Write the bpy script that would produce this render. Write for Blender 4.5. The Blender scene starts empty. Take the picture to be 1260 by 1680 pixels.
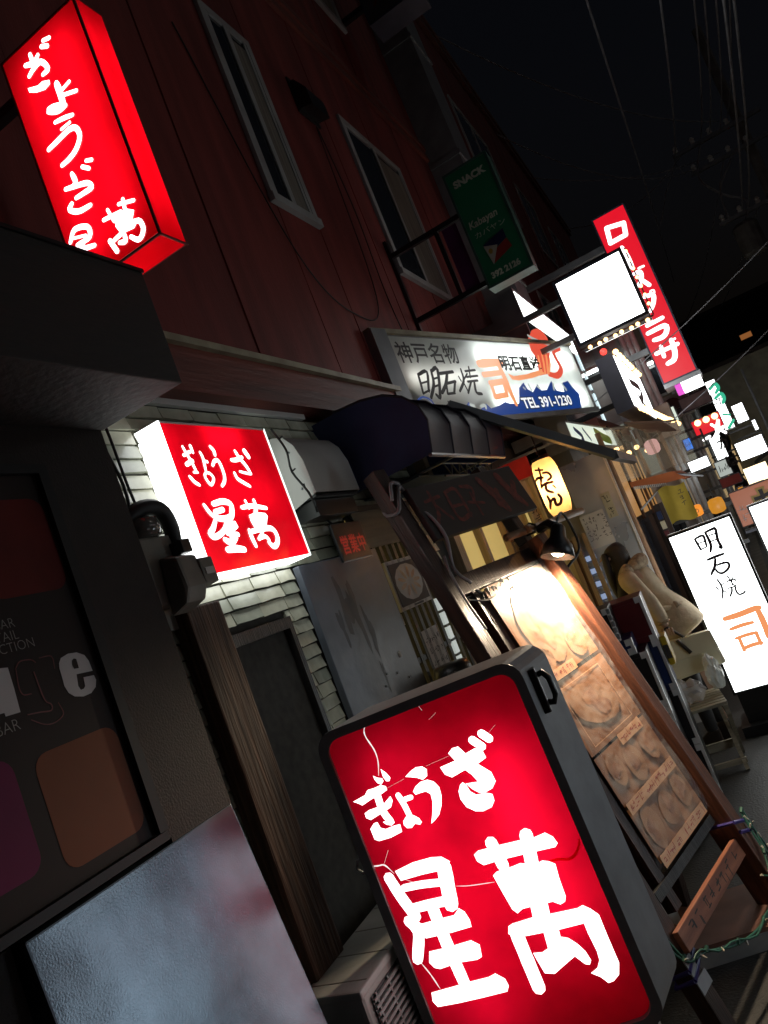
import bpy, bmesh, math, random
from mathutils import Matrix, Vector
random.seed(7)
R = math.radians
S = bpy.context.scene
COL = S.collection

# ------------------------------------------------------------------ camera
cam_d = bpy.data.cameras.new("camera")
cam = bpy.data.objects.new("camera", cam_d); COL.objects.link(cam)
cam_d.sensor_fit = 'VERTICAL'; cam_d.sensor_height = 24.0
cam_d.lens = 24.0 * 1250.0 / 1680.0
cam_d.clip_start = 0.02; cam_d.clip_end = 600
cam.matrix_world = Matrix(((0.83612914, 0.37060516, 0.40440065, 1.5), (0.41423237, 0.05668443, -0.90840432, 0), (-0.35958255, 0.92705916, -0.10612115, 1.7), (0, 0, 0, 1)))
S.camera = cam

# ------------------------------------------------------------------ night sky, faint moon
SUN_EL, SUN_AZ = 38.0, 118.0
wd = bpy.data.worlds.new("World"); S.world = wd; wd.use_nodes = True
nt = wd.node_tree
sky = nt.nodes.new('ShaderNodeTexSky'); sky.sky_type = 'NISHITA'; sky.sun_disc = False
sky.sun_elevation = R(-4.0); sky.sun_rotation = R(SUN_AZ)
bg = nt.nodes['Background']; bg.inputs['Strength'].default_value = 0.16
nt.links.new(sky.outputs[0], bg.inputs[0])
sd = bpy.data.lights.new("moon", 'SUN'); sd.energy = 0.03; sd.angle = R(6); sd.color = (1.0, 0.93, 0.86)
so = bpy.data.objects.new("moon", sd); COL.objects.link(so)
so.rotation_euler = (R(90 - SUN_EL), 0, R(SUN_AZ))

S.view_settings.view_transform = 'Standard'; S.view_settings.look = 'None'
S.view_settings.exposure = 0.0; S.view_settings.gamma = 1.0; S.view_settings.use_curve_mapping = False
S.render.engine = 'CYCLES'
cy = S.cycles
cy.use_denoising = True; cy.max_bounces = 6; cy.diffuse_bounces = 3; cy.glossy_bounces = 3
cy.transmission_bounces = 6; cy.transparent_max_bounces = 12
cy.sample_clamp_indirect = 4.0; cy.use_light_tree = True; cy.caustics_reflective = False; cy.caustics_refractive = False

# ------------------------------------------------------------------ materials
MATS = {}
def nodes(name):
    m = bpy.data.materials.new(name); m.use_nodes = True; MATS[name] = m
    return m, m.node_tree, m.node_tree.nodes['Principled BSDF']
def pm(name, c, rough=.6, metal=0.0, c2=None, ns=6.0, stretch=(1, 1, 1), bump=0.0, bs=40.0, coat=0.0, spec=.5, rv=0.0, detail=5):
    """principled surface: two tones mixed by noise, optional fine bump and varied roughness"""
    m, t, b = nodes(name); L = t.links
    b.inputs['Roughness'].default_value = rough; b.inputs['Metallic'].default_value = metal
    b.inputs['Coat Weight'].default_value = coat; b.inputs['Coat Roughness'].default_value = .08
    b.inputs['Specular IOR Level'].default_value = spec
    tc = t.nodes.new('ShaderNodeTexCoord'); mp = t.nodes.new('ShaderNodeMapping'); mp.inputs['Scale'].default_value = stretch
    L.new(tc.outputs['Object'], mp.inputs['Vector'])
    n = t.nodes.new('ShaderNodeTexNoise'); n.inputs['Scale'].default_value = ns; n.inputs['Detail'].default_value = detail
    L.new(mp.outputs[0], n.inputs['Vector'])
    r = t.nodes.new('ShaderNodeValToRGB')
    if c2 is None: c2 = tuple(x * .62 for x in c)
    r.color_ramp.elements[0].color = (*c2, 1); r.color_ramp.elements[1].color = (*c, 1)
    r.color_ramp.elements[0].position = .32; r.color_ramp.elements[1].position = .66
    L.new(n.outputs['Fac'], r.inputs[0]); L.new(r.outputs[0], b.inputs['Base Color'])
    if rv:
        q = t.nodes.new('ShaderNodeMapRange'); q.inputs['To Min'].default_value = max(.02, rough - rv); q.inputs['To Max'].default_value = rough + rv
        L.new(n.outputs['Fac'], q.inputs['Value']); L.new(q.outputs[0], b.inputs['Roughness'])
    if bump:
        n2 = t.nodes.new('ShaderNodeTexNoise'); n2.inputs['Scale'].default_value = bs; n2.inputs['Detail'].default_value = 3
        L.new(mp.outputs[0], n2.inputs['Vector'])
        bp = t.nodes.new('ShaderNodeBump'); bp.inputs['Strength'].default_value = bump; bp.inputs['Distance'].default_value = min(.01, .35 / bs)
        L.new(n2.outputs['Fac'], bp.inputs['Height']); L.new(bp.outputs[0], b.inputs['Normal'])
    return m
def bar_panel_material():
    """pearly grey gloss paint: fine stipple over gentle waves, so lit signs across the alley smear over it"""
    m = pm('bar_panel', (.15, .20, .25), .21, .5, c2=(.05, .068, .088), ns=4, spec=.9, rv=.07, detail=9)
    t = m.node_tree; L = t.links; b = t.nodes['Principled BSDF']; tc = t.nodes.new('ShaderNodeTexCoord'); prev = None
    for sc, st, di in ((2.0, .20, .06), (240, .40, .0008)):
        n = t.nodes.new('ShaderNodeTexNoise'); n.inputs['Scale'].default_value = sc; n.inputs['Detail'].default_value = 3; L.new(tc.outputs['Object'], n.inputs['Vector'])
        bp = t.nodes.new('ShaderNodeBump'); bp.inputs['Strength'].default_value = st; bp.inputs['Distance'].default_value = di; L.new(n.outputs['Fac'], bp.inputs['Height'])
        if prev: L.new(prev.outputs[0], bp.inputs['Normal'])
        prev = bp
    L.new(prev.outputs[0], b.inputs['Normal'])
def em(name, c, s, base=(.02, .02, .02), rough=.35):
    """a lit surface: emits evenly, with a glossy skin"""
    m, t, b = nodes(name)
    b.inputs['Base Color'].default_value = (*base, 1); b.inputs['Roughness'].default_value = rough
    b.inputs['Emission Color'].default_value = (*c, 1); b.inputs['Emission Strength'].default_value = s
    return m
def acrylic(name, c, trans=.75, gloss=.05, rough=.12, dirt=0.25):
    """translucent sign acrylic lit from the tubes inside the box"""
    m, t, b = nodes(name); L = t.links; out = t.nodes['Material Output']; t.nodes.remove(b)
    tr = t.nodes.new('ShaderNodeBsdfTranslucent'); df = t.nodes.new('ShaderNodeBsdfDiffuse'); gl = t.nodes.new('ShaderNodeBsdfGlossy')
    tc = t.nodes.new('ShaderNodeTexCoord'); n = t.nodes.new('ShaderNodeTexNoise'); n.inputs['Scale'].default_value = 7; n.inputs['Detail'].default_value = 8
    L.new(tc.outputs['Object'], n.inputs['Vector'])
    r = t.nodes.new('ShaderNodeValToRGB'); r.color_ramp.elements[0].color = (*[x * (1 - dirt) for x in c], 1); r.color_ramp.elements[1].color = (*c, 1)
    r.color_ramp.elements[0].position = .3; r.color_ramp.elements[1].position = .6
    L.new(n.outputs['Fac'], r.inputs[0]); L.new(r.outputs[0], tr.inputs['Color']); L.new(r.outputs[0], df.inputs['Color'])
    gl.inputs['Roughness'].default_value = rough
    a = t.nodes.new('ShaderNodeMixShader'); a.inputs[0].default_value = trans; L.new(df.outputs[0], a.inputs[1]); L.new(tr.outputs[0], a.inputs[2])
    k = t.nodes.new('ShaderNodeMixShader'); k.inputs[0].default_value = gloss; L.new(a.outputs[0], k.inputs[1]); L.new(gl.outputs[0], k.inputs[2])
    L.new(k.outputs[0], out.inputs['Surface'])
    return m
def clear(name, tint=(.9, .92, .92), op=.25, rough=.15):
    """thin clear plastic film: mostly see-through, glossy"""
    m, t, b = nodes(name); L = t.links; out = t.nodes['Material Output']
    b.inputs['Base Color'].default_value = (*tint, 1); b.inputs['Roughness'].default_value = rough
    tc = t.nodes.new('ShaderNodeTexCoord'); n2 = t.nodes.new('ShaderNodeTexNoise'); n2.inputs['Scale'].default_value = 9; n2.inputs['Detail'].default_value = 2
    L.new(tc.outputs['Object'], n2.inputs['Vector'])
    bp = t.nodes.new('ShaderNodeBump'); bp.inputs['Strength'].default_value = .6; bp.inputs['Distance'].default_value = .05
    L.new(n2.outputs['Fac'], bp.inputs['Height']); L.new(bp.outputs[0], b.inputs['Normal'])
    tp = t.nodes.new('ShaderNodeBsdfTransparent'); mx = t.nodes.new('ShaderNodeMixShader'); mx.inputs[0].default_value = op
    L.new(tp.outputs[0], mx.inputs[1]); L.new(b.outputs[0], mx.inputs[2]); L.new(mx.outputs[0], out.inputs['Surface'])
    return m

pm('red_paint', (.225, .042, .036), .62, c2=(.12, .022, .020), ns=2.4, stretch=(1, 2.6, .35), bump=.3, bs=60, spec=.3, detail=8)
pm('red_beam', (.20, .045, .030), .55, c2=(.09, .025, .02), ns=5, stretch=(1, .25, 3), bump=.3, bs=30)
pm('roof_metal', (.16, .06, .045), .5, ns=3)
pm('pale_flash', (.40, .36, .24), .5, c2=(.22, .18, .12), ns=8)
pm('tile_glaze', (.60, .60, .47), .26, c2=(.40, .40, .30), ns=9, bump=.12, bs=30, coat=.3)
pm('tile_glaze_b', (.40, .42, .33), .3, c2=(.24, .25, .19), ns=12, bump=.12, bs=30, coat=.3)
pm('mortar', (.055, .05, .042), .9, ns=30)
pm('window_metal', (.40, .41, .41), .5, .1, c2=(.28, .28, .28), ns=4)
pm('dark_glass', (.012, .014, .018), .06, c2=(.02, .022, .026), ns=2, coat=.4)
pm('curtain_cloth', (.22, .20, .17), .8, c2=(.12, .11, .09), ns=3, stretch=(1, 14, .5))
pm('black_wood', (.030, .028, .027), .4, c2=(.010, .009, .009), ns=10, stretch=(9, 9, .6), bump=.4, bs=20)
pm('door_wood', (.46, .48, .52), .4, c2=(.17, .175, .195), ns=10, stretch=(9, 9, .5), bump=.3, bs=20)
pm('pillar_wood', (.115, .062, .040), .65, c2=(.028, .015, .010), ns=5, stretch=(9, 9, .55), bump=.5, bs=12, spec=.25)
pm('stand_wood', (.052, .021, .013), .45, c2=(.020, .009, .007), ns=6, stretch=(8, 8, .5), bump=.4, bs=18, coat=.15)
pm('light_wood', (.34, .24, .14), .55, c2=(.22, .15, .085), ns=6, stretch=(9, 9, .6), bump=.2, bs=20)
pm('red_wood', (.27, .10, .055), .5, c2=(.15, .05, .03), ns=6, stretch=(.6, 9, 9), bump=.2); pm('post_wood_lit', (.17, .060, .030), .5, c2=(.06, .020, .012), ns=6, stretch=(8, 8, .6), bump=.3, bs=18)
pm('plank_olive', (.085, .075, .045), .6, ns=6, stretch=(9, .7, 9))
pm('bar_paint', (.018, .011, .009), .62, c2=(.012, .008, .007), ns=18, bump=.8, bs=170, spec=.3)
bar_panel_material()
pm('bar_fascia', (.014, .009, .007), .7, c2=(.008, .006, .005), ns=14, stretch=(1, 1, 5), bump=.3)
pm('poster_ground', (.028, .018, .015), .5, c2=(.020, .014, .012), ns=3, spec=.15)
pm('swatch_red', (.13, .012, .009), .5, spec=.15); pm('swatch_brown', (.19, .062, .026), .5, c2=(.16, .052, .022), spec=.15); pm('swatch_magenta', (.14, .008, .062), .5, c2=(.115, .006, .05), spec=.15)
pm('poster_white', (.50, .49, .48), .5, c2=(.42, .41, .40)); pm('poster_cream', (.30, .28, .25), .5); pm('poster_line', (.13, .014, .010), .5)
pm('sill_black', (.008, .008, .009), .45, spec=.25)
pm('grey_metal', (.11, .11, .112), .38, .5, c2=(.085, .085, .087), ns=5, rv=.06)
pm('sign_frame', (.27, .27, .275), .45, .1, c2=(.20, .20, .205), ns=12, rv=.08, bump=.08, bs=60)
pm('black_plastic', (.012, .012, .013), .35); pm('black_rubber', (.008, .008, .008), .6)
pm('white_paint', (.72, .72, .70), .45, c2=(.58, .58, .55), ns=4)
pm('hood_white', (.62, .60, .58), .4, c2=(.52, .50, .48), ns=3)
pm('hood_grey', (.48, .44, .40), .5, c2=(.38, .35, .31), ns=3)
pm('ac_plastic', (.46, .46, .42), .5, c2=(.28, .28, .25), ns=5, bump=.1, bs=50, rv=.1)
pm('ac_grill', (.30, .31, .29), .5)
pm('meter_grey', (.23, .21, .175), .5, c2=(.14, .125, .10), ns=8, bump=.1)
pm('meter_glass', (.15, .14, .12), .1, coat=.6)
pm('navy_cloth', (.030, .042, .125), .75, c2=(.02, .028, .085), ns=5, bump=.2, bs=120)
pm('navy_dark', (.020, .018, .034), .6, c2=(.012, .011, .02), ns=6)
pm('teal_under', (.035, .05, .052), .7)
pm('slate_board', (.125, .145, .18), .40, c2=(.075, .088, .11), ns=4, bump=.25, bs=14, rv=.12)
pm('green_face', (.016, .20, .095), .4, c2=(.012, .15, .07), ns=3); pm('green_frame', (.05, .12, .095), .4)
pm('green_letter', (.62, .70, .55), .5); pm('flag_blue', (.012, .012, .085), .5); pm('flag_red', (.32, .025, .02), .5); pm('flag_white', (.50, .48, .40), .5); pm('flag_yellow', (.45, .27, .03), .5)
pm('board_face', (.018, .012, .011), .55, ns=5); pm('board_red', (.17, .022, .014), .6, c2=(.05, .009, .007), ns=30)
pm('paper', (.62, .60, .56), .6, c2=(.52, .50, .46), ns=5); pm('paper_yellow', (.62, .56, .38), .6); pm('ink', (.02, .02, .022), .6); pm('ink_red', (.40, .05, .03), .6); pm('ink_blue', (.05, .09, .3), .6)
pm('menu_sheet', (.38, .175, .08), .35, c2=(.21, .095, .045), ns=5, bump=.05, bs=12, coat=.25, detail=6)
pm('menu_dish', (.42, .21, .11), .35, c2=(.22, .085, .04), ns=16, coat=.2); pm('menu_label', (.62, .34, .18), .4, c2=(.5, .26, .13)); pm('menu_plate', (.41, .215, .11), .35, c2=(.25, .12, .06), ns=9, coat=.2)
pm('plate_white', (.62, .60, .57), .3); pm('dumpling', (.46, .24, .10), .45, c2=(.55, .42, .28), ns=20)
pm('cable_white', (.33, .31, .32), .5); pm('cable_black', (.012, .012, .012), .5); pm('cable_green', (.015, .10, .065), .5); pm('cable_grey', (.25, .25, .27), .6)
pm('bulb_clear', (.6, .55, .45), .12, coat=.5); pm('tape_purple', (.05, .035, .19), .3); pm('tape_white', (.45, .45, .47), .25)
pm('crate_black', (.012, .012, .014), .32, ns=6); pm('crate_red', (.13, .010, .014), .35, ns=6); pm('crate_blue', (.012, .030, .115), .35, ns=6); pm('crate_yellow', (.62, .40, .015), .4)
pm('chrome', (.95, .95, .95), .32, .6, c2=(.75, .75, .75), ns=9)
pm('steel', (.50, .55, .62), .30, .55, c2=(.36, .40, .46), ns=3, bump=.25, bs=3.5, rv=.1)
pm('galv', (.33, .34, .36), .42, .7, c2=(.24, .25, .26), ns=6)
pm('asphalt', (.036, .034, .032), .6, c2=(.016, .015, .014), ns=5, bump=1.0, bs=90, rv=.2, detail=10)
pm('concrete', (.24, .225, .20), .8, c2=(.15, .14, .125), ns=4, bump=.3, bs=40)
pm('step_brown', (.19, .085, .06), .7, c2=(.12, .055, .04), ns=6); pm('step_front', (.34, .34, .33), .6)
pm('bench_wood', (.36, .31, .22), .6, c2=(.22, .185, .12), ns=6, stretch=(1, 9, 9))
pm('coat', (.60, .48, .33), .9, c2=(.46, .36, .235), ns=14, bump=.35, bs=40); pm('fur', (.52, .40, .27), .95, c2=(.24, .17, .11), ns=40, bump=1, bs=90)
pm('hair', (.014, .008, .006), .38, c2=(.007, .004, .003), ns=14, stretch=(9, 9, .6), bump=.6, bs=50); pm('skin', (.52, .33, .24), .5, c2=(.48, .29, .2)); pm('knit', (.50, .51, .46), .9); pm('stocking', (.02, .018, .018), .7)
pm('bag_cream', (.80, .74, .52), .4, c2=(.72, .66, .46)); pm('leather_dark', (.03, .02, .014), .4)
pm('orange_tarp', (.50, .13, .03), .6, c2=(.38, .09, .02), ns=5, bump=.2); pm('yellow_cloth', (.42, .30, .03), .8, c2=(.30, .21, .02), ns=5, bump=.2)
pm('noren_cream', (.56, .47, .30), .85, c2=(.40, .33, .2), ns=3, stretch=(16, 16, .6)); pm('noren_red', (.50, .015, .012), .8)
pm('shop_dark', (.060, .042, .036), .7, c2=(.035, .025, .022), ns=5, bump=.2); pm('shop_brown', (.13, .07, .045), .7, ns=4, bump=.2); pm('shop_grey', (.30, .29, .285), .7, c2=(.2, .19, .185), ns=3, bump=.2); pm('shop_beige', (.46, .43, .33), .7, ns=3)
pm('tower_dark', (.012, .013, .018), .8, ns=1.0); pm('pole_grey', (.19, .18, .17), .8, ns=5)
pm('bamboo', (.34, .19, .10), .5, c2=(.2, .1, .05), ns=8); pm('dark_sign', (.075, .07, .085), .5, ns=3); pm('sign_edge', (.05, .055, .09), .45)
pm('oka_brown', (.20, .075, .035), .55, c2=(.15, .055, .028)); pm('gold', (.40, .27, .06), .5); pm('pinkwhite', (.6, .45, .42), .5)
pm('violet_deep', (.09, .012, .085), .5)
acrylic('acrylic_red', (.85, .003, .030), gloss=.06); acrylic('acrylic_red_b', (.95, .002, .012), gloss=.03, dirt=.12); acrylic('acrylic_red_c', (.80, .002, .012), gloss=.05, rough=.1)
acrylic('acrylic_white', (.80, .84, .80), gloss=.04, dirt=.08); acrylic('paper_lamp', (.95, .62, .22), gloss=.0, dirt=.3)
clear('film', op=.10, rough=.08); clear('bag_film', (.75, .73, .74), .38, .2); clear('wrap', (.8, .82, .8), .55, .25)
clear('tarp_clear', (.80, .70, .52), .30, .07)
em('tube_cool', (.93, 1.0, .98), 9.0); em('tube_warm', (1.0, .74, .42), 9.0); em('tube_soft', (1.0, .95, .9), 8.0); em('tube_front', (1.0, .93, .92), 8.5); em('tube_bright', (.95, 1.0, .97), 15.0)
em('letter_white', (1.0, .955, .965), 2.6); em('lit_white', (.95, 1.0, .985), 4.0); em('lit_white_hot', (.97, 1.0, 1.0), 5.0); em('lit_side', (.97, 1.0, 1.0), 3.2); em('opp_white', (.76, .91, 1.0), 4.0); em('opp_dim', (.9, .95, 1.0), .34); em('lit_warm', (1.0, .80, .48), 2.6); em('lit_red', (.82, .006, .022), .95)
em('lit_mid', (.9, 1.0, .95), 1.6); em('lit_dim', (.85, .93, .86), .45); em('lit_letter', (.95, .97, 1.0), 1.0); em('crack_light', (1.0, .86, .88), 1.1); em('bulb_warm', (1.0, .60, .24), 4.5); em('bulb_red', (1.0, .04, .03), 3.0); em('lit_green', (.05, .62, .36), .8); em('lit_magenta', (.7, .05, .55), 1.2)
em('lit_orange', (1.0, .32, .03), .9); em('lit_kana_orange', (1.0, .36, .14), .9); em('lit_kana_red', (.95, .11, .06), .8); em('room_yellow', (.95, .70, .22), .42, base=(.4, .3, .12), rough=.8); em('room_warm', (1.0, .70, .34), .42, base=(.5, .4, .2), rough=.8)
em('pane_orange', (1.0, .36, .10), .24); em('banner_lit', (.88, 1.0, .85), .8); em('lamp_orange', (1.0, .40, .08), 3.0); em('fill_glow', (1.0, .93, .82), .62); pm('board_stain', (.035, .038, .045), .5, c2=(.05, .055, .066), ns=14); em('far_pane', (.85, .92, .75), .16); pm('grey_face', (.34, .31, .32), .6); em('oka_lit', (.50, .13, .05), .42, base=(.2, .08, .04)); em('tube_far', (.92, 1.0, .96), 12.0); em('lit_blue', (.05, .25, .9), .9); em('pink_lit', (1.0, .55, .5), .7); pm('pipe_pale', (.55, .57, .58), .5); em('lit_ice', (.75, .95, 1.0), 1.2); em('lit_redorange', (.9, .10, .02), .8); em('led_red', (.9, .03, .02), .22)
em('lamp_bulb', (1.0, .82, .58), 25.0); em('lit_amber', (1.0, .40, .03), .55); pm('swatch_redboard', (.30, .02, .02), .5); pm('lime_print', (.35, .5, .05), .5); clear('white_film', (.85, .87, .82), .7, .3)
acrylic('lantern_paper', (1.0, .66, .30), gloss=0, dirt=.2); em('lantern_flame', (1.0, .74, .42), 44.0); em('stall_glow', (1.0, .50, .15), .34, base=(.2, .1, .04))
em('ink_wave', (.008, .10, .55), .38); pm('violet_ink', (.05, .035, .07), .6)
pm('lamp_ink', (.14, .010, .008), .6); em('bulb_shop', (1.0, .74, .42), 22.0); em('ridge_sheen', (.50, .66, 1.0), .42, base=(.3, .33, .4)); em('tube_weak', (1.0, .93, .92), 4.5)

# ------------------------------------------------------------------ mesh helpers
SPLIT = set('lip crack foam_curl bracket rib hook stain foot frame_tube grille_rib bulb socket purple_band back_leg seam jumper_wire wire flex insulator band side_band segment sash edge_trim rail stile truss arm fringe ear eye'.split())
class MB:
    def __init__(s): s.v = []; s.f = []; s.k = []
    def add(s, vs, fs):
        s.k.append(len(s.v)); k = len(s.v); s.v += [tuple(v) for v in vs]; s.f += [tuple(i + k for i in f) for f in fs]; return s
    def box(s, x0, x1, y0, y1, z0, z1):
        return s.add([(x0,y0,z0),(x1,y0,z0),(x1,y1,z0),(x0,y1,z0),(x0,y0,z1),(x1,y0,z1),(x1,y1,z1),(x0,y1,z1)],
                     [(0,3,2,1),(4,5,6,7),(0,1,5,4),(1,2,6,5),(2,3,7,6),(3,0,4,7)])
    def extr(s, poly, vec):
        n = len(poly); vec = Vector(vec); P = [Vector(p) for p in poly]
        return s.add(P + [p + vec for p in P], [tuple(range(n - 1, -1, -1)), tuple(range(n, 2 * n))] + [(i, (i + 1) % n, n + (i + 1) % n, n + i) for i in range(n)])
    def bar(s, p, q, a, b=None, up=(0, 0, 1)):
        b = b or a; p, q = Vector(p), Vector(q); d = (q - p).normalized(); u = Vector(up)
        if abs(d.dot(u)) > .98: u = Vector((0, 1, 0))
        x = d.cross(u).normalized(); y = x.cross(d)
        return s.extr([p + x * a / 2 * i + y * b / 2 * j for i, j in ((-1,-1),(1,-1),(1,1),(-1,1))], q - p)
    def tube(s, pts, r, n=6, r1=None):
        s.k.append(len(s.v)); pts = [Vector(p) for p in pts]; k = len(s.v); m = len(pts); u = Vector((.31, .17, .93))
        for i, p in enumerate(pts):
            d = (pts[min(i + 1, m - 1)] - pts[max(i - 1, 0)]).normalized(); x = d.cross(u)
            if x.length < .05: x = d.cross(Vector((1, 0, 0)))
            x.normalize(); y = d.cross(x); rr = r if r1 is None else r + (r1 - r) * i / max(1, m - 1)
            s.v += [tuple(p + (x * math.cos(2 * math.pi * j / n) + y * math.sin(2 * math.pi * j / n)) * rr) for j in range(n)]
        for i in range(m - 1):
            s.f += [(k+i*n+j, k+i*n+(j+1)%n, k+(i+1)*n+(j+1)%n, k+(i+1)*n+j) for j in range(n)]
        s.f += [tuple(k + j for j in range(n - 1, -1, -1)), tuple(k + (m - 1) * n + j for j in range(n))]; return s
    def lathe(s, prof, n=16, c=(0, 0, 0)):
        s.k.append(len(s.v)); k = len(s.v); m = len(prof)
        for r, z in prof: s.v += [(c[0] + r * math.cos(2*math.pi*j/n), c[1] + r * math.sin(2*math.pi*j/n), c[2] + z) for j in range(n)]
        for i in range(m - 1): s.f += [(k+i*n+j, k+i*n+(j+1)%n, k+(i+1)*n+(j+1)%n, k+(i+1)*n+j) for j in range(n)]
        s.f += [tuple(k + j for j in range(n - 1, -1, -1)), tuple(k + (m-1)*n + j for j in range(n))]; return s
    def ball(s, c, r, n=8):
        return s.lathe([(max(.001, r * math.sin(math.pi * i / 6)), -r * math.cos(math.pi * i / 6)) for i in range(7)], n, c)
    def move(s, M):
        s.v = [tuple(M @ Vector(v)) for v in s.v]; return s
    def build(s, name, mat, parent=None, smooth=False, bevel=0.0):
        if name in SPLIT and len(s.k) > 1:          # every separate piece becomes an object of its own
            o = None
            for a, b in zip(s.k, s.k[1:] + [len(s.v)]):
                q = MB(); q.v = s.v[a:b]; q.f = [tuple(i - a for i in f) for f in s.f if a <= f[0] < b]; q.k = [0]; o = q.build(name, mat, parent, smooth, bevel)
            return o
        me = bpy.data.meshes.new(name); me.from_pydata(s.v, [], s.f); me.update()
        bm = bmesh.new(); bm.from_mesh(me); bmesh.ops.recalc_face_normals(bm, faces=bm.faces)
        if bevel: bmesh.ops.bevel(bm, geom=[e for e in bm.edges if e.calc_face_angle(0) > .5], offset=bevel, segments=2, profile=.6, affect='EDGES', clamp_overlap=True)
        bm.to_mesh(me); bm.free()
        if smooth:
            for p in me.polygons: p.use_smooth = True
        return link(name, me, mat, parent)
def link(name, me, mat, parent=None):
    o = bpy.data.objects.new(name, me); COL.objects.link(o)
    if mat and not me.materials: me.materials.append(MATS[mat])
    if parent: o.parent = parent
    return o
def tag(o, label=None, cat=None, group=None, kind=None):
    if label: o['label'] = label
    if cat: o['category'] = cat
    if group: o['group'] = group
    if kind: o['kind'] = kind
    return o
def root(name, label, cat, loc=(0, 0, 0), yaw=0, roll=0, group=None):
    o = bpy.data.objects.new(name, None); COL.objects.link(o); o.empty_display_size = .1
    o.matrix_world = Matrix.Translation(loc) @ Matrix.Rotation(R(yaw), 4, 'Z') @ Matrix.Rotation(R(roll), 4, 'Y')
    return tag(o, label, cat, group)
def spline(pts, k=4):
    if len(pts) < 3: return [Vector(p) for p in pts]
    P = [Vector(p) for p in pts]; P = [P[0] * 2 - P[1]] + P + [P[-1] * 2 - P[-2]]; out = []
    for i in range(1, len(P) - 2):
        a, b, c, d = P[i-1:i+3]
        for j in range(k):
            t = j / k; out.append(.5 * (2*b + (c-a)*t + (2*a-5*b+4*c-d)*t*t + (3*b-a-3*c+d)*t**3))
    out.append(P[-2]); return out
def brush(items, y0=0.0, step=.00003, taper=.8, wobble=.05):
    """flat brush lettering in the local XZ plane: (width, points) strokes, width 0 = filled outline"""
    m = MB(); rnd = random.Random(3)
    for n, (w, pts) in enumerate(items):
        y = y0 - step * n
        if w == 0:
            m.add([(u, y, z) for u, z in pts], [tuple(range(len(pts)))]); continue
        P = spline([Vector((u, z)) for u, z in pts]); L = []; Rr = []; N = len(P)
        for i, p in enumerate(P):
            d = (P[min(i+1, N-1)] - P[max(i-1, 0)]).normalized(); q = Vector((-d.y, d.x)); t = i / max(1, N - 1)
            h = w / 2 * (1 - (1 - taper) * abs(2 * t - 1) ** 3) * (1 + wobble * (rnd.random() - .5))
            L.append(p + q * h); Rr.append(p - q * h)
        def cap(p, d, h):
            a = math.atan2(d.y, d.x); return [p + Vector((math.cos(a + x), math.sin(a + x))) * h for x in (R(50), 0, R(-50))]
        d0 = (P[0] - P[1]).normalized(); d1 = (P[-1] - P[-2]).normalized()
        m.k.append(len(m.v)); k = len(m.v); m.v += [(v.x, y, v.y) for v in L + Rr]
        m.f += [(k+i, k+i+1, k+N+i+1, k+N+i) for i in range(N-1)]
        c1 = cap(P[-1], d1, w / 2 * taper); c0 = cap(P[0], d0, w / 2 * taper)
        k2 = len(m.v); m.v += [(v.x, y, v.y) for v in c1 + c0]
        m.f += [(k+N-1, k2, k2+1, k2+2, k+2*N-1), (k+N, k2+3, k2+4, k2+5, k)]
    return m
def text(body, size, u, z, mat, parent, y=-.002, sx=1.0, bold=0.0, slant=0.0, align='LEFT', name='lettering', rot=0.0, sp=1.0):
    c = bpy.data.curves.new('t', 'FONT'); c.body = body; c.size = size; c.offset = bold; c.shear = slant; c.align_x = align; c.space_line = sp; c.resolution_u = 3
    o = bpy.data.objects.new('t', c); COL.objects.link(o)
    me = bpy.data.meshes.new_from_object(o.evaluated_get(bpy.context.evaluated_depsgraph_get()))
    bpy.data.objects.remove(o); bpy.data.curves.remove(c)
    ca, sa = math.cos(R(rot)), math.sin(R(rot))
    for v in me.vertices:
        a, b = v.co.x * sx, v.co.y; v.co = (u + a * ca - b * sa, y, z + a * sa + b * ca)
    me.materials.clear(); me.name = name
    return link(name, me, mat, parent)
def scribble(u0, z0, du, dz, cols, rows, size, y, seed=1):
    """rows of small illegible handwritten marks"""
    q = random.Random(seed); it = []
    for r_ in range(rows):
        for c in range(cols):
            if q.random() < .12: continue
            x, z = u0 + c * du, z0 - r_ * dz
            for n in range(q.choice((3, 4, 4))):
                a, b = q.uniform(-.5, .5), q.uniform(-.5, .5); h = q.random() < .5
                it.append((size * .14, [(x + (a - (.35 if h else 0)) * size * .8, z + (b - (0 if h else .35)) * size * .8), (x + (a + (.35 if h else .06)) * size * .8, z + (b + (.06 if h else .35)) * size * .8)]))
    return brush(it, y, step=.000002)
def rr(w, h, r, u0=0, z0=0, n=5):
    """rounded rectangle outline, top left corner at (u0, z0), going round anticlockwise from the top right"""
    P = []
    for cx, cz, a in ((u0+w-r, z0-r, 0), (u0+r, z0-r, 90), (u0+r, z0-h+r, 180), (u0+w-r, z0-h+r, 270)):
        P += [(cx + r*math.cos(R(a + 90*i/n)), cz + r*math.sin(R(a + 90*i/n))) for i in range(n + 1)]
    return P
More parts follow.
